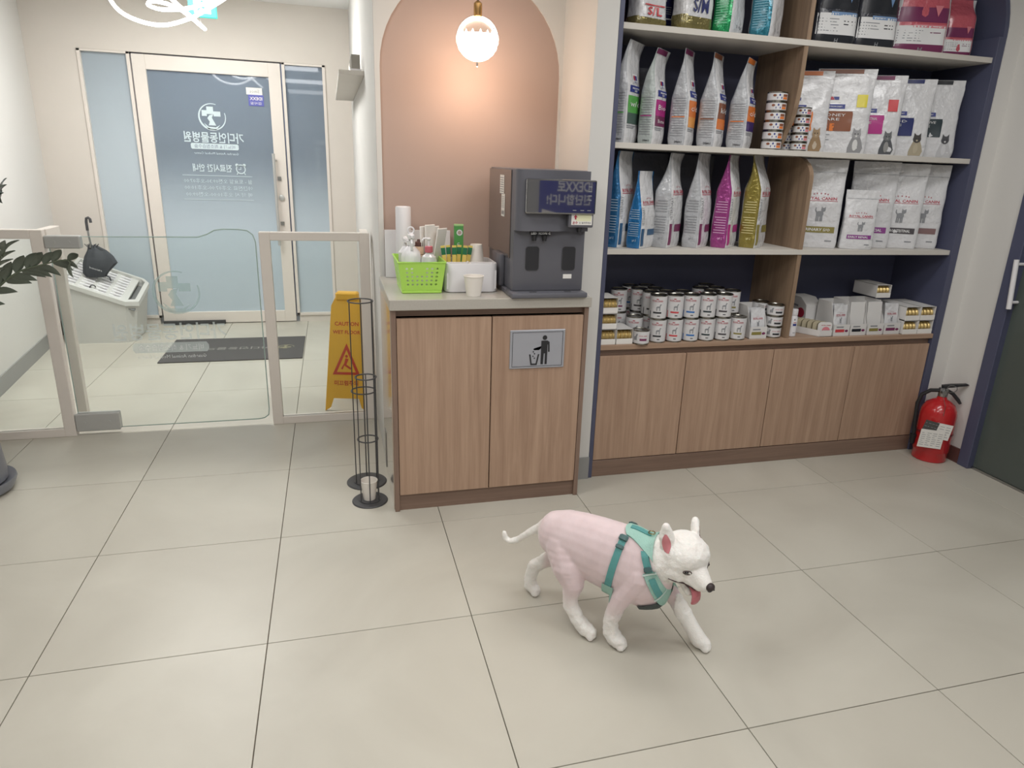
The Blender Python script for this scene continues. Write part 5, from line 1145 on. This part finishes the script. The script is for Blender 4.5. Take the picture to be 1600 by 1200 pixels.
def tagcard(nm, x0, x1, z0, z1, rot, mt, pr, off):
    b = B(); M = Matrix.Translation((0, -.0835 - off, 0)) @ Matrix.Translation(((x0+x1)/2, 0, z1)) @ Matrix.Rotation(rad(rot), 4, 'Y') @ Matrix.Translation((-(x0+x1)/2, 0, -z1))
    b.box(x0, x1, -.0006, .0006, z0, z1, M=M); c = b.build(nm, mt, t)
    b = B(); w = x1 - x0; h = z1 - z0
    for j in range(pr):
        z = z1 - h*(.18 + .78*j/pr)
        for k in range(4): xx = x0 + w*(.06 + .235*k); b.box(xx, xx + w*(.17 if (j*3+k) % 4 else .10), -.0009, -.0006, z - .0022, z, M=M)
    b.build('tag_print', INKG, c)
tagcard('back_tag', -.075, .045, .135, .215, 8, PAPER, 5, .001); tagcard('dark_tag', -.085, -.02, .155, .222, 12, mat('dark_card', (80, 78, 76), .6), 3, .003); tagcard('inspection_card', -.098, .012, .085, .178, 3, PAPER, 7, .006)

# ================================================================== POTTED PLANT
POT = mat('grey_glazed_pot', (120, 122, 130), .35, coat=.3)
t = thing('potted_plant', 'dark leaved plant in a grey pot at the left edge of the room', 'plant', (-.030, 1.205, 0))
b = B(); b.lathe([(0, 0), (.135, 0), (.155, .012), (.168, .045), (.166, .055), (.150, .048), (.140, .040), (0, .030)], 40); b.build('saucer', POT, t)
b = B(); b.lathe([(0, .032), (.125, .034), (.138, .05), (.140, .085), (.134, .16), (.128, .30), (.130, .46), (.136, .50), (.130, .505), (.122, .47), (0, .46)], 40); b.build('pot', POT, t)
b = B(); b.lathe([(0, .475), (.06, .478), (.121, .470)], 24); b.build('soil', mat('dark_soil', (62, 52, 44), .95, bump=.5), t)
LEAF = mat('dark_glossy_leaf', (88, 97, 86), .35, noise_amt=.15, scale=20, coat=.3); STEM = mat('leaf_stalk', (92, 100, 82), .5)  # leaf green greyed and lightened to include the lens haze
def leaf_mesh():
    b = B(); n = 7; vs = []; 
    for i in range(n+1):
        u = i/n; w = .5*math.sin(PI*u**.8)**.8*(.42); z = .10*math.sin(PI*u) - .06*u
        vs += [(u, -w, z + .10*w*2), (u, 0, z - .03), (u, w, z + .10*w*2)]
    fs = []
    for i in range(n): a = 3*i; fs += [(a, a+3, a+4, a+1), (a+1, a+4, a+5, a+2)]
    k = len(vs); vs2 = [(x, y, z - .012) for x, y, z in vs]; b.add(vs + vs2, fs + [tuple(q + k for q in f[::-1]) for f in fs]); return b
leafp = None
def frond(P, n, size, droop=0, face=None):
    global leafp
    pts = spline(P, 6, closed=False) + [Vector(P[-1])]
    b = B(); m = len(pts); b.tube(pts, [.0065*(1 - .75*i/m) for i in range(m)], 7); st = b.build('stem', STEM, t)
    L_ = m - 1
    for k in range(n):
        u = .34 + .66*k/(n - 1); i = min(L_ - 1, int(u*L_)); p = pts[i]; T = (pts[i+1] - pts[max(0, i-1)]).normalized()
        side = (-1)**k; N = T.cross(Vector((0, 0, 1)));
        if face is not None: N = Vector(face)
        if N.length < .2: N = Vector((1, 0, 0))
        N.normalize(); dr = (T*.75 + N*side*.75 + Vector((0, 0, .12 - droop))).normalized()
        if k == n - 1: dr = T
        up = T.cross(dr) * side; up = (up if up.z > 0 else -up).normalized()
        Y_ = up.cross(dr).normalized(); s = size*(1.05 - .35*abs(u - .62)/.4)*R.uniform(.9, 1.08)
        M = Matrix((dr*s, Y_*s, up*s)).transposed().to_4x4(); M.translation = p
        if leafp is None: o = leaf_mesh().build('leaf', LEAF, st, smooth=80); leafp = o
        else: o = leafp.copy(); COL.objects.link(o); o.parent = st
        o.matrix_local = M
fronds = [([(.0, 0, .47), (.10, -.02, .72), (.20, -.02, .95), (.26, 0, 1.08), (.30, 0, 1.15)], 17, .085, 0, (.5, -.8, .2)),
          ([(.03, .0, .47), (.13, .02, .70), (.25, .05, .85), (.36, .06, .905), (.46, .06, .890)], 15, .088, .1, (0, -.5, .8)),
          ([(.03, -.02, .47), (.11, -.03, .66), (.18, -.05, .80), (.26, -.07, .90), (.31, -.08, .96)], 12, .10, .0, None),
          ([(-.03, .03, .47), (-.02, .1, .75), (.04, .16, .95), (.08, .2, 1.08)], 13, .09, 0, None),
          ([(-.05, -.02, .47), (-.15, -.08, .75), (-.25, -.12, .92), (-.33, -.14, 1.0)], 13, .09, 0, None),
          ([(.02, -.05, .47), (.08, -.12, .62), (.16, -.16, .70), (.25, -.16, .735)], 9, .085, .15, None),
          ([(-.02, -.05, .47), (-.06, -.18, .70), (-.08, -.28, .82)], 11, .09, .05, None),
          ([(0, .03, .47), (-.08, .02, .8), (-.10, .02, 1.05), (-.09, .02, 1.2)], 15, .09, 0, None)]
for f in fronds: frond(f[0], int(f[1]*1.45), *f[2:])

# ================================================================== THE DOG
dog = thing('dog', 'small white dog with shaved pink body walking in a teal harness', 'dog', (0, 0, 0))
Hd = Vector((.748, -.664, 0)); Nd = Vector((.664, .748, 0)); OFF = 1.333
def D(s, l, z): return Hd*s + Nd*(OFF + l) + Vector((0, 0, z))
HO = D(1.945, -.002, .328)                       # head centre; head turned to its right and a little down
_y, _p = rad(31), rad(20)
Fh = (Hd*math.cos(_y) - Nd*math.sin(_y))*math.cos(_p) - Vector((0, 0, 1))*math.sin(_p)
Lh = (Hd*math.sin(_y) + Nd*math.cos(_y)); Uh = Fh.cross(Lh)
if Uh.z < 0: Uh = -Uh
def Hh(x, y, z): return HO + Fh*x + Lh*y + Uh*z
def ball(b, c, r, axes=None, n=16):
    ax = axes or (Hd, Nd, Vector((0, 0, 1))); rr = r if isinstance(r, tuple) else (r, r, r); vs = [c + ax[2]*rr[2]]; fs = []; m = n//2
    for j in range(1, m):
        th = PI*j/m
        for i in range(n): a = 2*PI*i/n; vs.append(c + ax[0]*rr[0]*math.sin(th)*math.cos(a) + ax[1]*rr[1]*math.sin(th)*math.sin(a) + ax[2]*rr[2]*math.cos(th))
    vs.append(c - ax[2]*rr[2]); e = len(vs) - 1
    for i in range(n): fs.append((0, 1+i, 1+(i+1) % n)); fs.append((e, 1+(m-2)*n+(i+1) % n, 1+(m-2)*n+i))
    for j in range(m-2):
        for i in range(n): fs.append((1+j*n+i, 1+(j+1)*n+i, 1+(j+1)*n+(i+1) % n, 1+j*n+(i+1) % n))
    b.add(vs, fs)
def limb(b, pts, n=7):
    """tapered chain of overlapping balls: pts = (Vector, radius)"""
    for (p, r), (q, s) in zip(pts, pts[1:]):
        k = max(3, int((q - p).length/(.35*min(r, s)))); k = min(k, 26)
        for i in range(k+1): u = i/k; ball(b, p.lerp(q, u), r + (s - r)*u, n=12)
HA = (Fh, Lh, Uh)
b = B()
# trunk: (s, z, rs, rl, rz)
tr = [(1.563, .283, .060, .062, .072), (1.600, .280, .065, .072, .086), (1.650, .273, .065, .076, .097), (1.700, .265, .065, .079, .105), (1.750, .258, .065, .081, .110), (1.800, .250, .065, .081, .115), (1.845, .240, .055, .076, .114), (1.880, .235, .045, .064, .096)]
for (s0, z0, a0, l0, h0), (s1, z1_, a1, l1, h1) in zip(tr, tr[1:]):
    for k in range(3): u = k/3; ball(b, D(s0 + (s1-s0)*u, 0, z0 + (z1_-z0)*u), (a0, l0 + (l1-l0)*u, h0 + (h1-h0)*u), n=22)
ball(b, D(1.880, 0, .235), (.045, .064, .096), n=20)
limb(b, [(D(1.855, 0, .285), .070), (D(1.905, -.002, .305), .063), (D(1.945, -.004, .318), .058)])     # neck
# head
ball(b, Hh(0, 0, .002), (.066, .068, .062), HA, 22); ball(b, Hh(.018, 0, .024), (.047, .056, .040), HA, 20)
for k in (-1, 1): ball(b, Hh(-.016, k*.036, -.034), (.046, .036, .042), HA); ball(b, Hh(.014, k*.036, -.026), (.040, .031, .036), HA); ball(b, Hh(.040, k*.018, -.012), (.034, .022, .024), HA)
limb(b, [(Hh(.050, 0, -.010), .035), (Hh(.075, 0, -.012), .029), (Hh(.096, 0, -.013), .022)])
for k in (-1, 1): limb(b, [(Hh(.055, k*.015, -.021), .022), (Hh(.090, k*.010, -.023), .0155)])
limb(b, [(Hh(.010, 0, -.054), .026), (Hh(.042, 0, -.068), .016), (Hh(.068, 0, -.080), .011)])          # lower jaw
for k in (-1, 1):                                                                                     # ears
    base, tip = Hh(-.024, k*.052, .026), Hh(-.050, k*.060, .080 if k < 0 else .064)
    ax = (tip - base).normalized(); out = (Lh*k*.75 + Fh*.65); out = (out - ax*out.dot(ax)).normalized(); wid = ax.cross(out).normalized()
    for i in range(12):
        u = i/11; w = .0135*(1 - u**3)**.8 + .0085; ball(b, base.lerp(tip, u), (w, .0095, .011), (wid, out, ax), 12)
# legs: right fore, left fore, right hind, left hind
limb(b, [(D(1.835, -.036, .245), .050), (D(1.800, -.055, .180), .033), (D(1.785, -.058, .145), .027), (D(1.770, -.058, .080), .0235), (D(1.772, -.058, .048), .0240), (D(1.788, -.058, .026), .0250), (D(1.806, -.058, .020), .0195)])
limb(b, [(D(1.860, .036, .235), .046), (D(1.888, .055, .180), .031), (D(1.920, .058, .145), .0235), (D(1.964, .058, .090), .0230), (D(1.988, .058, .055), .0240), (D(2.008, .058, .028), .0250), (D(2.026, .058, .020), .0195)])
limb(b, [(D(1.592, -.020, .268), .060), (D(1.620, -.046, .215), .050), (D(1.645, -.056, .165), .034), (D(1.640, -.058, .125), .0245), (D(1.640, -.058, .095), .0235), (D(1.666, -.058, .054), .0225), (D(1.692, -.058, .027), .0235), (D(1.711, -.058, .0195), .019)])
limb(b, [(D(1.575, .022, .262), .055), (D(1.560, .046, .205), .044), (D(1.535, .056, .165), .030), (D(1.495, .058, .130), .0225), (D(1.465, .058, .105), .0225), (D(1.452, .058, .060), .0210), (D(1.454, .058, .028), .0220), (D(1.472, .058, .0195), .0185)])
for s, l in ((1.812, -.058), (2.035, .058), (1.718, -.058), (1.478, .058)):                              # toes
    for k in (-1.5, -.5, .5, 1.5): ball(b, D(s + .002 - abs(k)*.004, l + k*.0105, .0105), (.013, .0062, .0105), n=10)
limb(b, [(D(1.528, 0, .306), .022), (D(1.496, 0, .282), .0135), (D(1.455, .0, .246), .0110), (D(1.425, 0, .218), .0100), (D(1.400, 0, .208), .0095), (D(1.385, 0, .217), .009), (D(1.382, 0, .232), .0085)])
raw = b.build('raw_dog', PAPER, None, smooth=0)
m = raw.modifiers.new('r', 'REMESH'); m.mode = 'VOXEL'; m.voxel_size = .0034; m.adaptivity = 0
m = raw.modifiers.new('s', 'SMOOTH'); m.iterations = 6; m.factor = .5
bpy.context.view_layer.update(); dgp = bpy.context.evaluated_depsgraph_get(); me = bpy.data.meshes.new_from_object(raw.evaluated_get(dgp), depsgraph=dgp)
bpy.data.objects.remove(raw)
# fur mask: head, neck front, paws, lower legs and tail stay white and fluffy; the trunk is clipped pink
att = me.color_attributes.new('fur', 'FLOAT_COLOR', 'POINT')
def sm(a, b_, x): t_ = min(1, max(0, (x - a)/(b_ - a))); return t_*t_*(3 - 2*t_)
nrm = [v.normal.copy() for v in me.vertices]
hn = HO
for i, v in enumerate(me.vertices):
    p = v.co; s = p.dot(Hd); z = p.z
    head = 1 - sm(.085, .105, (p - hn).length) if s > 1.86 else 0
    if (p - hn).dot(Fh) > .02 and s > 1.93: head = 1
    if z > .375 and s > 1.865: head = 1
    leg = 1 - sm(.07, .17, z); tail = 1 - sm(1.49, 1.53, s)
    f = max(head, leg, tail)
    att.data[i].color = (f, f, f, 1)
    q = p*1.0; fl = noise.noise(q*55)*.0026 + noise.noise(q*140)*.0014
    muz = sm(.085, .06, (p - hn).dot(Fh)) if head > .5 else 1
    v.co = p + nrm[i]*(fl*f*muz + (.0025*head*muz))
me.polygons.foreach_set('use_smooth', [True]*len(me.polygons)); me.update()
def dog_mat():
    m = bpy.data.materials.new('dog_coat'); m.use_nodes = True; nt = m.node_tree; L = nt.links; bs = nt.nodes['Principled BSDF']
    a = nt.nodes.new('ShaderNodeAttribute'); a.attribute_name = 'fur'; mx = nt.nodes.new('ShaderNodeMix'); mx.data_type = 'RGBA'
    L.new(a.outputs['Fac'], mx.inputs[0]); mx.inputs[6].default_value = lin((226, 206, 208)); mx.inputs[7].default_value = lin((242, 239, 234))
    n = nt.nodes.new('ShaderNodeTexNoise'); n.inputs['Scale'].default_value = 22; n.inputs['Detail'].default_value = 5
    m2 = nt.nodes.new('ShaderNodeMix'); m2.data_type = 'RGBA'; m2.blend_type = 'MULTIPLY'; m2.inputs[0].default_value = .5; L.new(mx.outputs[2], m2.inputs[6])
    cr = nt.nodes.new('ShaderNodeValToRGB'); cr.color_ramp.elements[0].position = .35; cr.color_ramp.elements[0].color = (.86, .84, .83, 1); cr.color_ramp.elements[1].position = .6; cr.color_ramp.elements[1].color = (1, 1, 1, 1)
    tc = nt.nodes.new('ShaderNodeTexCoord'); L.new(tc.outputs['Object'], n.inputs['Vector']); L.new(n.outputs['Fac'], cr.inputs[0]); L.new(cr.outputs[0], m2.inputs[7]); L.new(m2.outputs[2], bs.inputs['Base Color'])
    n3 = nt.nodes.new('ShaderNodeTexNoise'); n3.inputs['Scale'].default_value = 240; n3.inputs['Detail'].default_value = 2; L.new(tc.outputs['Object'], n3.inputs['Vector'])
    bp = nt.nodes.new('ShaderNodeBump'); bp.inputs['Distance'].default_value = .003; mu = nt.nodes.new('ShaderNodeMath'); mu.operation = 'MULTIPLY_ADD'; mu.inputs[1].default_value = .4; mu.inputs[2].default_value = .06; L.new(a.outputs['Fac'], mu.inputs[0]); L.new(mu.outputs[0], bp.inputs['Strength']); L.new(n3.outputs['Fac'], bp.inputs['Height']); L.new(bp.outputs[0], bs.inputs['Normal'])
    bs.inputs['Roughness'].default_value = .8; bs.inputs['Sheen Weight'].default_value = .3; bs.inputs['Subsurface Weight'].default_value = .12; bs.inputs['Subsurface Radius'].default_value = (.01, .005, .004)
    return m
DOGM = dog_mat(); me.materials.clear(); me.materials.append(DOGM)
body = bpy.data.objects.new('body', me); COL.objects.link(body); body.parent = dog
bvh = BVHTree.FromPolygons([v.co.copy() for v in me.vertices], [tuple(p.vertices) for p in me.polygons])
# face
def surf(p, d):
    h = bvh.ray_cast(p + d*.12, -d); return (h[0], h[1]) if h[0] else (p, d)
EYE = mat('dark_eye', (22, 18, 18), .08, coat=1); NOSE = mat('dark_nose', (56, 46, 46), .4, bump=.3, bscale=300); LIDM = mat('eye_rim', (96, 82, 80), .6)
for k in (-1, 1):
    d = (Fh*.82 + Lh*k*.56 + Uh*.10).normalized(); p, n = surf(Hh(.030, k*.020, .001), d); b = B(); ball(b, p - d*.0036, (.0095, .0080, .0072), (Lh, d, Uh), 16); b.build('eye', EYE, body)
    b = B(); axx = (Lh - d*Lh.dot(d)).normalized(); azz = d.cross(axx)
    if azz.z < 0: azz = -azz
    b.tube([p + d*.0012 + axx*(.0118*math.cos(a)) + azz*(.0062*math.sin(a) + .0006) for a in [2*PI*i/18 for i in range(18)]], .0015, 6, closed=True); b.build('eyelid_rim', LIDM, body)
b = B(); ball(b, Hh(.114, 0, -.004), (.0115, .0135, .0115), HA, 18); ball(b, Hh(.115, .0, -.012), (.008, .007, .009), HA, 12); b.build('nose', NOSE, body)
b = B()
for k in (-1, 1): ball(b, Hh(.1235, k*.0055, -.006), (.0028, .003, .0024), HA, 8)
b.build('nostril', BLACK, body)
MOU = mat('mouth_lining', (70, 48, 50), .5); TON = mat('pink_tongue', (196, 112, 120), .35, bump=.3, bscale=200, coat=.3)
b = B(); ball(b, Hh(.050, 0, -.048), (.038, .0175, .020), HA, 18); b.build('mouth_lining', MOU, body)
b = B()
for k in (-1, 1): b.tube([surf(Hh(x, k*.018*(1 - (x-.02)*3), z), (Lh*k + Fh*.15).normalized())[0] + Lh*k*.0006 for x, z in ((.022, -.040), (.040, -.038), (.060, -.036), (.080, -.034), (.098, -.033))], [.0012, .002, .0022, .002, .0012], 6)
b.build('lip_line', MOU, body)
b = B(); tp = [(.030, -.045, .013, .006), (.060, -.048, .0150, .0065), (.082, -.056, .0165, .0065), (.092, -.068, .0170, .0062), (.097, -.082, .0170, .006), (.097, -.092, .0145, .0052)]
for (a0_, c0, w0, h0), (a1_, c1, w1, h1) in zip(tp, tp[1:]):
    dd = (Hh(a1_, 0, c1) - Hh(a0_, 0, c0)).normalized(); up_ = dd.cross(Lh).normalized()
    for q in range(6): u = q/6; ball(b, Hh(a0_ + (a1_-a0_)*u, 0, c0 + (c1-c0)*u), (.006, w0 + (w1-w0)*u, h0 + (h1-h0)*u), (dd, Lh, up_), 12)
b.build('tongue', TON, body)
EARP = mat('ear_pink', (206, 132, 138), .7)
for k in (-1, 1):
    base, tip = Hh(-.024, k*.052, .026), Hh(-.050, k*.060, .080 if k < 0 else .064); ax = (tip - base).normalized(); out = (Lh*k*.75 + Fh*.65); out = (out - ax*out.dot(ax)).normalized(); wid = ax.cross(out).normalized()
    vs = []; rows = 7; cols = 5
    for i in range(rows+1):
        u = -.12 + .86*i/rows; w = (.0125*math.sin(PI*(.15 + .80*i/rows))**.8)
        for j in range(cols+1):
            p0 = base.lerp(tip, u) + wid*w*(2*j/cols - 1); h = bvh.ray_cast(p0 + out*.05, -out); vs.append((h[0] if h[0] and (h[0]-p0).length < .03 else p0 + out*.008) + out*.0011)
    b = B(); b.add(vs, [(i*(cols+1)+j, i*(cols+1)+j+1, (i+1)*(cols+1)+j+1, (i+1)*(cols+1)+j) for i in range(rows) for j in range(cols)]); b.build('ear_lining', EARP, body, smooth=80)
# harness
TEAL = mat('teal_webbing', (92, 156, 154), .6, bump=.3, bscale=500, noise_amt=.05); MINT = mat('mint_padding', (158, 198, 186), .7, bump=.3, bscale=400); DTL = mat('dark_teal_buckle', (72, 100, 100), .35); HGY = mat('harness_grey_lining', (74, 82, 82), .7); REFL = mat('reflective_piping', (206, 222, 218), .35)
UP = Vector((0, 0, 1))
har = thing('harness', '', ''); 
for k_ in ('label', 'category'): del har[k_]
har.parent = dog
def ring_pts(c, e1, e2, angs, lift=.003):
    out = []
    for a in angs:
        d = e1*math.cos(a) + e2*math.sin(a); h = bvh.ray_cast(c, d); p = h[0] if h[0] and h[3] < .14 else c + d*.09; out.append((p + d*lift, d))
    return out
def band(name, c, e1, e2, a0, a1, w, mt, n=40, lift=.003, th=.0025, wend=None, shift=None):
    """a strap lying on the body: cast rays from outside towards the axis point c in the plane e1,e2"""
    nrm_ = e1.cross(e2).normalized(); cols = 4; b = B(); vs = []
    for i in range(n+1):
        u = i/n; a = a0 + (a1-a0)*u; d = e1*math.cos(a) + e2*math.sin(a); ww = w if wend is None else w + (wend - w)*math.sin(PI*u)
        for top in (0, 1):
            for j in range(cols+1):
                q = c + nrm_*ww*(j/cols - .5) + (shift(u) if shift else Vector((0, 0, 0))); h = bvh.ray_cast(q, d); p = h[0] if h[0] and h[3] < .122 else q + d*.112
                vs.append(p + d*(lift + (th if top else -.002)))
    m_ = 2*(cols+1); fs = []
    for i in range(n):
        A, C_2 = i*m_, (i+1)*m_
        for j in range(cols): fs.append((A+cols+1+j, A+cols+2+j, C_2+cols+2+j, C_2+cols+1+j))
        fs.append((A, A+cols+1, C_2+cols+1, C_2)); fs.append((A+cols, C_2+cols, C_2+2*cols+1, A+2*cols+1))
    b.add(vs, fs); return b.build(name, mt, har, smooth=60)
# girth strap round the ribs, leaning forward at the top
c1 = D(1.765, 0, .255); e1 = (UP*.98 + Hd*.17).normalized(); e2 = -Nd
band('girth_strap', c1, e1, e2, rad(18), rad(150), .020, TEAL); band('girth_strap', c1, e1, e2, rad(-150), rad(-18), .020, TEAL)
band('belly_pad', c1, e1, e2, rad(120), rad(240), .034, MINT, lift=.004)
# neck loop from the withers down to the breast
c2 = D(1.885, 0, .256); g1 = (UP*.90 - Hd*.43).normalized()
band('shoulder_strap', c2, g1, e2, rad(30), rad(72), .020, TEAL, lift=.0035); band('shoulder_strap', c2, g1, e2, rad(-72), rad(-30), .020, TEAL, lift=.0035)
band('chest_pad', c2, g1, e2, rad(66), rad(170), .034, MINT, lift=.004, n=44); band('chest_pad', c2, g1, e2, rad(-170), rad(-66), .034, MINT, lift=.004, n=44)
band('chest_webbing', c2, g1, e2, rad(80), rad(128), .016, TEAL, lift=.0068, n=24); band('chest_webbing', c2, g1, e2, rad(-128), rad(-80), .016, TEAL, lift=.0068, n=24)
for a in (68, 130): band('reflective_trim', c2, g1, e2, rad(a), rad(a + 3.0), .038, REFL, lift=.0075, n=3, th=.002)
# back panel over the withers
def patch(name, s0, s1, f_w, mt, lift=.004, th=.003, n=14, m=12, zc=.27, tilt=0):
    b = B(); vs = []
    for top in (0, 1):
        for i in range(n+1):
            s = s0 + (s1-s0)*i/n; w = f_w(i/n)
            for j in range(m+1):
                a = w*(2*j/m - 1); d = UP*math.cos(a) + Nd*math.sin(a); q = D(s - tilt*abs(2*j/m-1)**2, 0, zc); h = bvh.ray_cast(q, d); p = h[0] if h[0] and h[3] < .14 else q + d*.09; vs.append(p + d*(lift + (th if top else -.002)))
    k = (n+1)*(m+1); fs = []
    for i in range(n):
        for j in range(m): a_ = i*(m+1)+j; fs.append((a_+k, a_+1+k, a_+m+2+k, a_+m+1+k))
    rim = [i for i in range(m+1)] + [i*(m+1)+m for i in range(1, n+1)] + [n*(m+1)+j for j in range(m-1, -1, -1)] + [i*(m+1) for i in range(n-1, 0, -1)]
    for a_, c_ in zip(rim, rim[1:] + rim[:1]): fs.append((a_, c_, c_+k, a_+k))
    b.add(vs, fs); return b.build(name, mt, har, smooth=60)
patch('back_panel', 1.775, 1.865, lambda u: rad(20 + 34*u**1.5), MINT, tilt=-.012)
patch('back_panel_stripe', 1.790, 1.850, lambda u: rad(5), TEAL, lift=.007)
def buckle(c, e1_, a, w, h, nm='side_buckle', sgn_=1):
    pts_ = ring_pts(c, e1_, e2, [a]); p, d = pts_[0]; tg = e1_*(-math.sin(a)) + e2*math.cos(a); sd = d.cross(tg)
    b = B(); M = Matrix((sd, tg, d)).transposed().to_4x4(); M.translation = p + d*.003; b.box(-w/2, w/2, -h/2, h/2, -.002, .004, bev=.0015, M=M); b.box(-w*.35, w*.35, -h*.55, h*.55, .0035, .006, bev=.001, M=M); b.build(nm, DTL, har)
for sg in (1, -1):
    buckle(c1, e1, sg*rad(24), .026, .016); buckle(c1, e1, sg*rad(38), .024, .010, 'strap_adjuster'); buckle(c2, g1, sg*rad(60), .024, .012, 'strap_adjuster')
band('breast_lining', D(1.855, 0, .205), (-UP*.92 + Hd*.38).normalized(), Nd, rad(-55), rad(55), .060, HGY, lift=.003, n=24, wend=.072)
pts_ = ring_pts(D(1.850, 0, .27), UP, e2, [0]); p, d = pts_[0]
b = B(); b.tube([p + d*.012 + Hd*.009*math.cos(a) + Nd*.009*math.sin(a) for a in [2*PI*i/18 for i in range(18)]], .0016, 6, closed=True); b.build('leash_ring', mat('gold_ring', (200, 180, 130), .25, metal=1), har)
